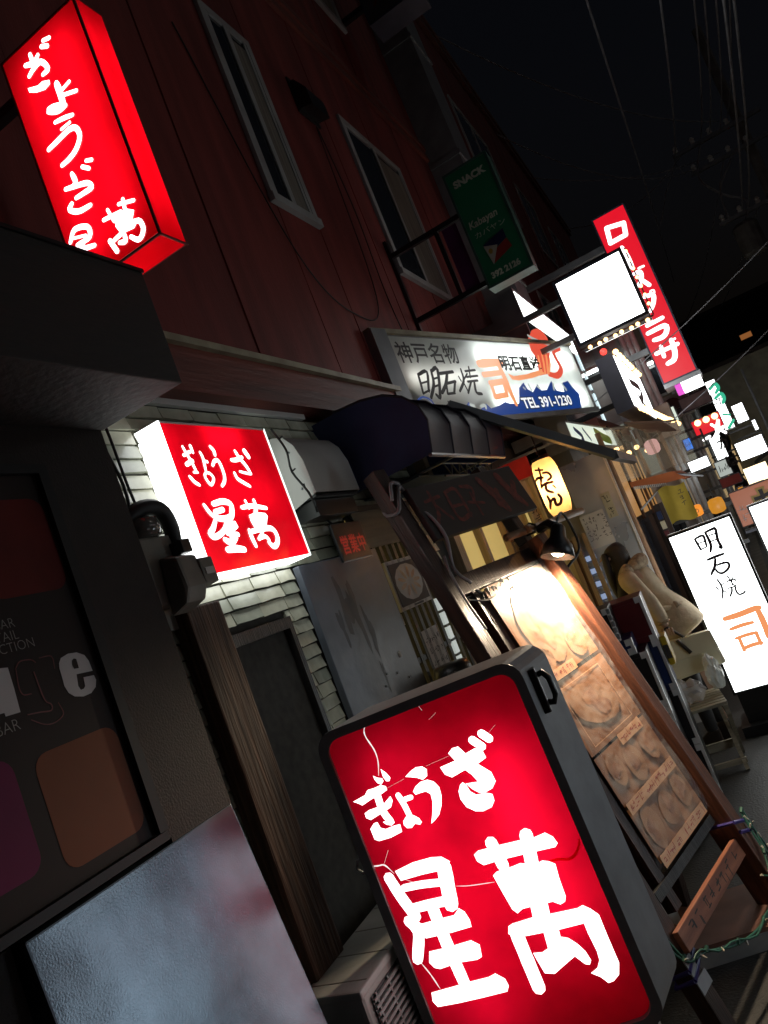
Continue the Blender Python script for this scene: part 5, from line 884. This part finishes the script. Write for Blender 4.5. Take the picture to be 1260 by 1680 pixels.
def crate(name, label, loc, sx, sy, sz, mat, yaw=8, trims=1, group=None):
    t = root(name, label, 'crate', loc, yaw)
    MB().box(0, sx, 0, sy, 0, sz).build('body', mat, t, bevel=.008)
    e = .012
    for x, y in (((sx, 0), (0, 0)) if trims > 1 else ((sx, 0),)):
        c = MB().box(x - e, x + e * .5, y - e * .5, y + e, .03, sz - .03).build('corner_post', 'chrome', t, bevel=.003)
    for z in (.0, sz - .035):
        MB().extr([(sx - .035, -.006, z), (sx + .006, -.006, z), (sx + .006, .035, z), (sx - .0, .035, z), (sx - .0, .002, z), (sx - .035, .002, z)], (0, 0, .035)).build('corner_cap', 'chrome', t)
    MB().box(.02, sx - .04, -.004, -.0005, sz - .03, sz - .024).box(.02, sx - .04, -.004, -.0005, .03, .036).build('lip', mat, t)
    return t
crate('crate', 'black crate at the very bottom of the front stack beside the menu stand', (.41, 4.20, 0), .34, .25, .33, 'crate_black', 4)
crate('crate', 'black crate second from the ground in the front stack', (.41, 4.20, .332), .34, .25, .305, 'crate_black', 4)
crate('crate', 'black crate third from the ground in the front stack under the low blue crate', (.41, 4.20, .639), .34, .25, .305, 'crate_black', 4)
crate('crate', 'low dark blue crate resting on the front stack of black crates', (.43, 4.20, .946), .27, .24, .085, 'crate_blue', 4)
bt = crate('crate', 'black crate with grey ribbed corner on the top of the front stack', (.42, 4.21, 1.033), .225, .22, .19, 'crate_black', 4)
for k in range(5): MB().box(.215, .236, -.008, .012, .012 + k * .036, .040 + k * .036).build('rib_pad', 'galv', bt, bevel=.004)
for k in range(7): MB().box(.02 + k * .024, .030 + k * .024, -.002, -.0005, .03, .075).build('slot', 'shop_dark', bt)
crate('crate', 'black crate at the foot of the rear stack beside the slatted bench', (.48, 4.50, 0), .30, .26, .32, 'crate_black', 4)
crate('crate', 'black crate under the glossy blue crate in the rear stack', (.48, 4.50, .322), .30, .26, .32, 'crate_black', 4)
bc_ = crate('crate', 'glossy dark blue crate with a yellow side handle under the red crate', (.48, 4.50, .644), .30, .26, .29, 'crate_blue', 4)
MB().box(.308, .345, .04, .20, .12, .29).build('side_handle', 'crate_yellow', bc_, bevel=.01)
MB().extr([(.312, .0385, .16), (.340, .0385, .16), (.340, .0385, .24), (.312, .0385, .24)], (0, -.002, 0)).build('handle_slot', 'shop_dark', bc_)
crate('crate', 'dark red crate on top of the rear stack with shiny corner', (.56, 4.48, .937), .225, .25, .262, 'crate_red', 4)
pb = root('plastic_bag', 'crumpled clear plastic bag lying on the bench by the white sign', 'bag', (.72, 5.02, .425))
bm = bmesh.new(); bmesh.ops.create_icosphere(bm, subdivisions=3, radius=.1)
rn = random.Random(2)
for v in bm.verts:
    v.co.x *= 1.25; v.co.z = max(v.co.z, -.06) * .85 + .055; v.co += v.normal * rn.uniform(-.022, .022)
me = bpy.data.meshes.new('film'); bm.to_mesh(me); bm.free(); link('film', me, 'bag_film', pb)
pb2 = root('white_bag', 'pale plastic carrier bag slumped against the foot of the white akashiyaki sign', 'bag', (.925, 5.12, .425))
bm = bmesh.new(); bmesh.ops.create_icosphere(bm, subdivisions=3, radius=.06)
for v in bm.verts: v.co.z = max(v.co.z, -.05) * 2.0 + .11; v.co.x *= .8; v.co += v.normal * rn.uniform(-.012, .012)
me = bpy.data.meshes.new('film'); bm.to_mesh(me); bm.free(); link('film', me, 'white_film', pb2)

bn = root('slatted_bench', 'small folding bench of pale wooden slats before the white standing sign', 'bench', (.625, 4.80, 0), 9)
for k in range(7): MB().box(0, .34, k * .058, k * .058 + .044, .400, .418).build('slat', 'bench_wood', bn, bevel=.002)
MB().box(.31, .335, -.004, .40, .345, .399).box(.01, .035, -.004, .40, .345, .399).build('rail', 'bench_wood', bn)
for x in (.04, .30):
    MB().bar((x, .36, .40), (x, .02, .0), .022, .03).build('leg', 'bench_wood', bn); MB().bar((x + .026, .02, .40), (x + .026, .36, .0), .022, .03).build('leg', 'bench_wood', bn)
MB().bar((.05, .20, .12), (.32, .20, .12), .02, .05).bar((.05, .06, .05), (.32, .06, .05), .02, .03).build('stretcher', 'bench_wood', bn)
pole = root('tan_pole', 'thin tan pole standing beside the steel partition behind the woman', 'pole', (.735, 6.1, 0)); MB().tube([(0, 0, 0), (-.02, 0, 2.3)], .022, 8).build('cane', 'bamboo', pole)

# ================================================================== further shops
ns = root('dark_shop', 'low dark shop block beyond the steel partition with cluttered front', 'building', (.0, 6.3, 0))
MB().box(-.1, .50, 1.0, 7, 0, 2.45).build('wall', 'shop_dark', ns)
MB().box(-.1, .42, .1, 1.0, 1.0, 2.3).build('wall', 'shop_grey', ns)
for k in range(4): MB().box(.501, .53, 1.1 + k * 1.1, 1.2 + k * 1.1, 0, 2.4).build('post', 'shop_brown', ns)
MB().box(.501, .505, 1.25, 4.3, 1.55, 2.25).build('lit_window', 'stall_glow', ns)
for k in range(4): MB().box(.506, .52, 1.4 + k * .8, 1.44 + k * .8, 1.55, 2.25).build('mullion', 'stand_wood', ns)
for k in range(5): MB().box(.501, .515 + .02 * (k % 2), 1.25 + k * .62, 1.80 + k * .62, .05, 1.50).build('door_panel', ('shop_dark', 'navy_dark', 'shop_brown')[k % 3], ns)
MB().box(-.1, .62, .9, 7, 2.45, 2.55).build('ledge', 'red_beam', ns)
sb = root('bulb_sign', 'dark box sign with blazing white kana side edged by bulbs', 'sign', (.823, 7.0, 2.99))
MB().box(0, .157, 0, 2.2, -.52, 0).build('case', 'navy_dark', sb)
MB().box(.158, .166, .04, 2.16, -.50, -.02).build('lit_side', 'lit_white_hot', sb)
MB().extr([(.02, .02, -.60), (.30, .3, -.70), (.30, 2.2, -.70), (.02, 2.2, -.60)], (0, 0, -.02)).build('eave', 'shop_brown', sb)
for k in range(9): MB().ball((.185, .12 + k * .24, .015), .026, 8).build('bulb', 'bulb_warm', sb, smooth=True)
for k in range(16): MB().ball((.20 + .006 * k, .10 + k * .26, -.54 + .012 * (k > 9)), .030, 8).build('bulb', 'bulb_warm', sb, smooth=True)
MB().ball((.10, .0, .04), .03, 8).build('red_bulb', 'bulb_red', sb, smooth=True)
k = brush([(.09, [(.55, -.22), (1.5, -.20), (1.25, -.32), (.85, -.40)]), (.10, [(.8, -.34), (1.35, -.46)])], 0); k.v = [(.1675 + y * -1, u, z) for u, y, z in k.v]; k.build('lettering', 'shop_dark', sb)
MB().bar((-.8, .3, -.1), (0, .3, -.1), .05).bar((-.8, .3, -.4), (0, .3, -.4), .05).build('bracket', 'black_plastic', sb)
# clear curtain and orange tarp of the next stall
tc_ = root('clear_curtain', 'hanging clear plastic curtain catching orange reflections', 'curtain', (.62, 7.0, 1.90), 78)
k = MB(); n_ = 22
for i in range(n_):
    for j in range(4): k.v.append((i * .12, .05 * math.sin(i * 1.7 + j * .3), .50 * j / 3))
k.f = [(i*4+j, (i+1)*4+j, (i+1)*4+j+1, i*4+j+1) for i in range(n_ - 1) for j in range(3)]
k.build('film', 'tarp_clear', tc_, smooth=True)
MB().tube([(0, 0, .51), (2.55, 0, .51)], .012).build('rod', 'galv', tc_)
for k in range(5):
    t = root('hanging_bulb', ('first', 'second', 'third', 'fourth', 'fifth')[k] + ' small warm bulb from the near end behind the clear plastic curtain', 'lamp', (.58 + .05 * k, 7.2 + k * .42, 2.18 + .05 * (k % 2)), group='warm bulbs behind the clear curtain'); MB().ball((0, 0, 0), .026, 8).build('glass', 'bulb_warm', t, smooth=True); MB().tube([(0, 0, .015), (0, 0, .25)], .008).build('cord', 'cable_black', t)
ot = root('orange_awning', 'orange tarpaulin awning over the stall past the steel partition', 'awning', (.62, 7.6, 1.86), 0)
MB().extr([(0, 0, .03), (.40, .0, -.02), (.48, 0, -.12), (.46, 0, -.13), (.38, 0, -.05), (0, 0, .0)], (0, 1.3, 0)).build('cover', 'orange_tarp', ot)
MB().extr([(0, -.01, .03), (.40, -.01, -.02), (.48, -.01, -.12), (.30, -.01, -.10), (0, -.01, -.02)], (0, .006, 0)).build('end_panel', 'orange_tarp', ot)
g = MB()
for k in range(18): g.box(.02 + k * .016, .03 + k * .016, -.016, -.011, -.05 - k * .0045, -.02 - k * .0045)
g.build('fringe', 'paper', ot)
MB().tube([(0, .02, -.25), (.34, .02, -.07)], .010).tube([(.42, 0, -.06), (.62, .1, -.16)], .012).build('arm', 'galv', ot)
yl = root('yellow_banner', 'mustard yellow cloth hanging under the orange awning', 'cloth', (.835, 7.5, 1.72), 0)
k = MB()
for i in range(7):
    for j in range(5): k.v.append((i * .040 - j * .0, .02 * math.sin(i * 1.5 + j * .4), -j * .085 + .02 * math.sin(i)))
k.f = [(i*5+j, (i+1)*5+j, (i+1)*5+j+1, i*5+j+1) for i in range(6) for j in range(4)]
k.build('cloth', 'yellow_cloth', yl, smooth=True); scribble(.18, -.08, .1, .055, 1, 4, .045, -.03, 30).build('handwriting', 'ink', yl)
bj = root('bottle_shelf', 'dark stall shelf with faint coloured packets under the yellow cloth', 'shelf', (.70, 7.9, 0))
MB().box(0, .06, 0, .4, 0, 1.6).box(.06, .5, 0, .4, 0, .9).build('frame', 'shop_dark', bj)
for k in range(6): MB().box(.005, .05, -.02, -.002, .95 + k * .1, 1.03 + k * .1).build('packet', ('crate_red', 'paper_yellow', 'crate_blue')[k % 3], bj)
def lantern(name, label, loc, r, h, mat, ch=None):
    t = root(name, label, 'lantern', loc)
    MB().lathe([(r * .5, -h / 2), (r * .9, -h * .4), (r, 0), (r * .9, h * .4), (r * .5, h / 2)], 14).build('shade', mat, t, smooth=True); MB().tube([(0, 0, h / 2), (0, 0, h / 2 + .15)], .005).build('cord', 'cable_black', t)
    if ch: text(ch, r * 1.0, -r * .5, -r * .35, 'lamp_ink', t, y=-r - .004)
lantern('round_lantern', 'round glowing orange lantern over the white akashiyaki sign', (1.050, 8.000, 1.404), .058, .115, 'lit_orange', 'の')
lantern('square_lantern', 'wide amber lantern at the top corner of the white akashiyaki sign', (1.236, 8.000, 1.386), .075, .15, 'lit_amber')

# ---- far sign cluster: name, label, top left pixel column etc. resolved to metres
def plate(name, label, x0, x1, z0, z1, y, mat, d=.18, wall=True, cat='sign', fr=.012, case='sign_edge'):
    t = root(name, label, cat, (x0, y, z1)); lightbox(t, x1 - x0, z1 - z0, d, mat, case, fr=fr, back=mat)
    if wall: MB().bar((-.6, d / 2, -.1), (0, d / 2, -.1), .04).build('bracket', 'black_plastic', t)
    return t
t = plate('grey_sign', 'unlit grey sign with blurred dark kanji below the tall red sign', *(1.136, 1.633, 2.798, 3.048), 14, 'grey_face')
scribble(.16, -.26, .20, .1, 3, 1, .17, -.008, 31).build('handwriting', 'ink', t)
t = plate('green_kana_sign', 'tall white lit sign with green squiggled kana', *(1.641, 1.834, 2.336, 3.346), 16, 'lit_white')
brush([(.07, [(.05, -.16), (.16, -.10), (.19, -.20), (.12, -.27)]), (.07, [(.07, -.36), (.19, -.32), (.21, -.42), (.16, -.50)]), (.05, [(.08, -.70), (.18, -.76)]), (.07, [(.08, -.98), (.20, -.88)])], -.008).build('lettering', 'lit_green', t)
t = plate('red_kana_sign', 'small red lit sign with white brush kana and an orange glow', *(1.199, 1.638, 2.277, 2.55), 13, 'lit_red')
brush([(.05, [(.08, -.34), (.18, -.32)]), (.06, [(.20, -.40), (.31, -.30), (.38, -.14)]), (.05, [(.27, -.16), (.41, -.36)]), (.055, [(.38, -.14), (.31, -.28), (.42, -.26)])], -.008).build('lettering', 'letter_white', t)
for k in range(3): MB().ball((.10 + .13 * k, -.06, -.06), .05, 8).build('bulb', 'bulb_warm', t, smooth=True)
t = plate('white_kana_sign', 'narrow white sign with two dark kana under the small red sign', *(1.337, 1.522, 1.824, 2.205), 13, 'lit_white')
text('が\nは', .22, .09, -.22, 'ink', t, y=-.008, sp=1.4, bold=.006)
t = plate('white_box_sign', 'broad white glowing box sign with a dark scribble at the far end of the alley', *(1.703, 2.27, 1.676, 2.08), 18, 'lit_white_hot')
brush([(.09, [(.25, -.52), (.45, -.44), (.62, -.42), (.78, -.46)])], -.008).build('lettering', 'ink', t)
plate('small_white_sign', 'bare white glowing square above the broad white box sign', *(1.992, 2.254, 2.53, 2.983), 20, 'lit_white_hot')
plate('low_white_sign', 'small plain white lit panel above the amber lantern', *(1.048, 1.298, 1.771, 1.918), 10, 'lit_white')
plate('warm_white_sign', 'cream white glowing sign above the brown kana board', *(1.622, 2.03, 1.193, 1.553), 15, 'lit_warm')
plate('red_board', 'plain dark red signboard left of the cream white sign', *(1.257, 1.555, 1.412, 1.566), 12, 'swatch_redboard')
plate('tube_sign', 'slim white lit strip standing at the far right of the sign cluster', *(2.47, 2.479, 1.743, 2.338), 22, 'lit_ice')
ox = (1.359, 1.378, 1.063, 1.437)
t = plate('oka_board', 'brown signboard with large dark kana outlined in gold', ox[0], ox[0] + .72, ox[2], ox[3], 8.5, 'oka_lit', fr=.008, case='shop_dark')
text('お', .32, .17, -.33, 'gold', t, y=-.009, bold=.026); text('お', .32, .17, -.33, 'ink', t, y=-.011, bold=.006); text('か', .30, .43, -.31, 'gold', t, y=-.009, bold=.026); text('か', .30, .43, -.31, 'ink', t, y=-.011, bold=.006)
scribble(.075, -.10, .1, .09, 1, 4, .07, -.009, 32).build('handwriting', 'pinkwhite', t)
for k, (x0, x1, y, z) in enumerate(((.25, .84, 10.2, 3.45), (.45, 1.10, 14.55, 3.9), (.55, 1.25, 19.1, 4.9))):  # tubes added to brighten the far end walls
    t = root('fill_tube', 'added fluorescent tube lamp lighting the end wall of the ' + ('grey shop with pale pipes', 'beige far shop', 'pale grey far shop')[k], 'lamp', (x0, y, z)); MB().tube([(0, 0, 0), (x1 - x0, 0, 0)], .022, 8).build('tube', 'tube_far', t); MB().box(-.03, x1 - x0 + .03, -.05, .06, .035, .07).build('fitting', 'white_paint', t); MB().box(.1, .14, .06, .25, .035, .06).build('bracket', 'galv', t)
pk = root('pink_lantern', 'pinkish glowing lantern behind the clear plastic curtain', 'lantern', (0.849, 8.800, 2.189)); MB().lathe([(.04, -.08), (.07, -.06), (.08, 0), (.07, .06), (.04, .08)], 14).build('shade', 'pink_lit', pk, smooth=True); MB().tube([(0, 0, .1), (0, 0, .3)], .006).build('cord', 'cable_black', pk)
plate('pink_strip', 'pale pinkish lit strip under the brown kana board', *(1.369, 1.663, 1.005, 1.029), 8.4, 'lit_dim')
plate('second_standing_sign', 'second white lit standing sign cut by the right edge of the picture', 1.478, 1.90, .30, 1.36, 6.4, 'lit_white_hot', case='black_plastic', wall=False)
o_ = root('sign_stand', 'black base under the second white standing sign', 'stand', (1.45, 6.36, 0)); MB().box(0, .46, 0, .25, 0, .06).box(.05, .41, .05, .2, .06, .297).build('base', 'black_plastic', o_)

# far blocks down the alley
def block(label, x0, x1, y0, y1, h, mat, side=1, n=3, lit=0):
    t = root('far_building', label, 'building', (x0, y0, 0)); MB().box(0, x1 - x0, 0, y1 - y0, 0, h).build('wall', mat, t)
    fx = x1 - x0 if side > 0 else 0
    for k in range(n):
        w_ = (y1 - y0) / n
        for lv in range(int(h // 2.9)):
            f = MB().box(fx - .03, fx + .03, k * w_ + .25 * w_, k * w_ + .75 * w_, 1.0 + lv * 2.9, 2.3 + lv * 2.9).build('window', 'window_metal', t)
            MB().box(fx - .04, fx + .036, k * w_ + .29 * w_, k * w_ + .71 * w_, 1.06 + lv * 2.9, 2.24 + lv * 2.9).build('pane', 'room_warm' if lit and lv == 0 else 'dark_glass', f)
    MB().box(-.04, x1 - x0 + .04, -.04, y1 - y0 + .04, h, h + .12).build('parapet', 'shop_dark', t)
    if lit:
        for k in range(2):
            for lv in range(int(h // 1.5)):
                xx = (x1 - x0) - .46 - k * .55; f = MB().box(xx, xx + .36, -.03, .02, .5 + lv * 1.4, 1.35 + lv * 1.4).build('window', 'window_metal', t)
                MB().box(xx + .03, xx + .33, -.036, -.031, .54 + lv * 1.4, 1.31 + lv * 1.4).build('pane', 'far_pane' if (k + lv) % 2 else 'dark_glass', f)
    for k in range(3): MB().box(.1, .1 + .06, -.05, -.001, .2, h - .3).move(Matrix.Translation(((x1 - x0) * (.2 + .28 * k), 0, 0))).build('pipe', 'galv', t)
    return t
block('grey two storey shop with pale pipes behind the orange awning', -1.0, .86, 10.5, 14.4, 4.1, 'shop_grey', n=2, lit=1)
block('beige far shop under the cluster of white signs', -1.0, 1.16, 14.8, 19, 5.2, 'shop_beige', n=3, lit=1)
block('pale grey far shop behind the green kana sign', -1.0, 1.30, 19.4, 26, 6.4, 'shop_grey', n=3, lit=1)
block('tall dark block past the end of the red building', -6.0, .75, 26.5, 36, 9.6, 'tower_dark', n=3)
block('far shop at the right of the alley end behind the broad box sign', 1.75, 6, 24, 34, 4.4, 'shop_beige', side=-1, n=4, lit=1)
block('dim shop closing the end of the alley', -2, 5, 44, 50, 5.5, 'shop_grey', side=-1, n=2, lit=1)
# more clutter of the far shops
FARQ = dict(slim_sign=(1.29, 1.314, 2.179, 2.371), round_edge_sign=(1.048, 1.112, 2.565, 2.81), blue_sign=(1.04, 1.155, 2.088, 2.269), orange_sign=(1.441, 1.526, 1.257, 1.396), notice_sign=(1.594, 1.798, 1.143, 1.34), upper_sign=(2.305, 2.4, 2.259, 2.533), wide_sign=(1.25, 1.481, 1.553, 1.83), shade_sign=(0.761, 0.932, 1.926, 2.162))
EXTRA = (('slim_sign', 'slim pale yellow lit sign hanging beside the tall white kana sign', 12.5, 'lit_warm', 'marks'), ('round_edge_sign', 'pale green lit sign at the left of the sign cluster under the plaza sign', 12, 'banner_lit', 'marks'), ('blue_sign', 'small blue lit sign under the red kana sign', 11.5, 'lit_blue', 'marks'),
 ('orange_sign', 'small orange lit sign beside the dark red signboard', 11, 'lit_amber', 'marks'), ('notice_sign', 'lit pinkish sign above the brown kana board', 12, 'pink_lit', 'marks'), ('upper_sign', 'tiny white lit sign high above the broad box sign', 21, 'lit_white', ''), ('wide_sign', 'wide dim white sign beneath the narrow white kana sign', 14, 'lit_dim', 'marks'), ('shade_sign', 'unlit dark sign beside the low white panel', 11, 'dark_sign', 'marks'))
for nm, lab, q, mt, tx in EXTRA:
    x0, x1, z0, z1 = FARQ[nm]; t = plate(nm, lab, x0, x1, z0, z1, q, mt, d=.12)
    if tx: scribble((x1 - x0) * .3, -(z1 - z0) * .5, (x1 - x0) * .4, .1, 2, 1, min(x1 - x0, z1 - z0) * .4, -.008, len(nm)).build('handwriting', 'ink', t)
for k in range(6):
    t = root('drain_pipe', ('first', 'second', 'third', 'fourth', 'fifth', 'sixth')[k] + ' pale drain pipe from the near end on the far left shops', 'pipe', (.90 + .07 * k, 10.42 + (k > 2) * 4.25 + (k > 4) * 4.6, 0)); MB().tube([(0, 0, .1), (0, 0, 3.9)], .035, 8).build('tube', 'pipe_pale', t)
for k in range(3):
    t = root('wall_unit', ('nearest', 'middle', 'farthest')[k] + ' of three pale outdoor units on the far left shops', 'air conditioner', (.62 + .2 * k, 10.2 + k * 4.2, 2.3 + .5 * k)); MB().box(0, .5, 0, .24, 0, .42).build('case', 'ac_plastic', t, bevel=.01); MB().lathe([(.15, 0), (.16, .01), (.05, .012)], 16).move(Matrix.Translation((.2, -.002, .21)) @ Matrix.Rotation(R(90), 4, 'X')).build('fan_grille', 'crate_black', t)
tw_ = root('apartment_block', 'far dark apartment block with a few orange windows', 'building', (1.0, 62, 0)); MB().box(0, 22, 0, 12, 0, 12.6).build('wall', 'tower_dark', tw_)
for k in range(7):
    for lv in range(4):
        f = MB().box(4.4 + k * 2.3, 5.3 + k * 2.3, -.06, -.0, 1.5 + lv * 2.75, 2.0 + lv * 2.75).build('window', 'window_metal', tw_); MB().box(4.46 + k * 2.3, 5.24 + k * 2.3, -.07, -.061, 1.56 + lv * 2.75, 1.94 + lv * 2.75).build('pane', 'pane_orange' if (k, lv) in ((0, 2), (0, 3), (5, 1)) else 'dark_glass', f)
MB().box(-.2, 22.2, -.2, 12, 12.6, 12.9).build('parapet', 'shop_dark', tw_)

# utility poles, cross arms, wires
up = root('utility_pole', 'grey utility pole with cross arms, insulators and transformer in the dark sky', 'pole', (4.55, 20, 0))
MB().tube([(0, 0, 0), (.05, 0, 11.5)], .16, 10, r1=.11).build('pole', 'pole_grey', up)
for z, l in ((9.0, 1.5), (8.4, 1.3), (7.0, 1.2)): MB().bar((-l, -.12, z), (.5, -.12, z), .09).build('cross_arm', 'galv', up)
for z, l in ((9.0, 1.5), (8.4, 1.3), (7.0, 1.2)):
    for k in range(4):
        MB().lathe([(.03, 0), (.06, .03), (.04, .08), (.06, .11), (.03, .16)], 8, (-l + .1 + k * .4, -.12, z + .05)).build('insulator', 'white_paint', up)
MB().lathe([(.25, 0), (.28, .05), (.28, .7), (.22, .78)], 14, (-.75, -.15, 6.0)).build('transformer', 'pole_grey', up)
MB().tube(spline([(-.9, -.2, 8.9), (-1.2, -.3, 8.2), (-.9, -.25, 7.6), (-.5, -.2, 7.2), (-.75, -.2, 6.7)]), .025).tube(spline([(-.4, -.2, 8.3), (-.9, -.3, 7.7), (-1.0, -.3, 7.0)]), .025).build('jumper_wire', 'cable_grey', up)
def wire(label, a, b, sag=.3, r=.012):
    P = [Vector(a).lerp(Vector(b), t / 12) + Vector((0, 0, -4 * sag * (t / 12) * (1 - t / 12))) for t in range(13)]
    o = MB().tube(P, r, 5).build('overhead_wire', 'cable_grey'); tag(o, label, 'wire'); return o
wire('single overhead wire dropping to the fork above the tall red sign', (2.55, 5.0, 5.9), (3.05, 20, 8.9), .25)
wire('leftmost of three parallel overhead wires near the utility pole', (2.85, 5, 6.2), (3.75, 19.9, 9.1), .3)
wire('middle one of three parallel overhead wires near the utility pole', (2.92, 5, 6.2), (3.95, 19.9, 9.1), .3)
wire('rightmost of three parallel overhead wires near the utility pole', (3.0, 5, 6.25), (4.2, 19.9, 9.1), .3)
wire('left of the twin overhead wires near the right edge of the sky', (3.0, 6, 6.0), (3.9, 19.9, 7.1), .2, .016)
wire('right of the twin overhead wires near the right edge of the sky', (3.1, 6, 6.1), (4.05, 19.9, 7.1), .25, .016)
wire('service wire slanting from the red building to the upper cross arm', (.05, 21, 9.2), (3.3, 19.9, 9.0), .5)
wire('service wire slanting from the red building roof to the utility pole', (.05, 15, 9.4), (3.4, 19.9, 8.5), .6)
for k, (a, b, sg_) in enumerate((((.05, 12, 9.9), (4.2, 19.8, 9.2), .5), ((.05, 18, 9.6), (4.0, 20, 8.6), .35), ((2.0, 5, 6.6), (2.3, 34, 9.5), .4), ((3.3, 6, 6.6), (4.4, 19.8, 9.2), .3), ((4.0, 20, 8.4), (1.4, 40, 8.4), .6), ((4.3, 20, 7.1), (1.6, 40, 7.6), .6))):
    wire(('high service wire from the near roof to the top cross arm', 'service wire from the far roof to the second cross arm', 'long lone wire running down the middle of the sky', 'wire just right of the three parallel overhead wires', 'upper wire running from the pole down the far alley', 'lower wire running from the pole down the far alley')[k], a, b, sg_)
wire('slack wire crossing in front of the tall red sign', (.02, 8.3, 2.7), (3.2, 8.7, 3.9), .1, .006)
wire('slack wire crossing below the tall red sign', (.5, 9.2, 2.2), (3.2, 9.8, 3.35), .08, .006)
for a, b in (((3.05, 20, 8.9), (2.6, 20, 8.35)), ((3.05, 20, 8.9), (3.13, 19.9, 8.5)), ((2.6, 20, 8.35), (2.2, 20, 7.7))): wire({0: 'short forked wire below the split on its left', 1: 'short forked wire below the split on its right', 2: 'short wire trailing down beside the top of the tall red sign'}[((a[0] < 3) * 2) or (b[0] > 3) * 1], a, b, .02)
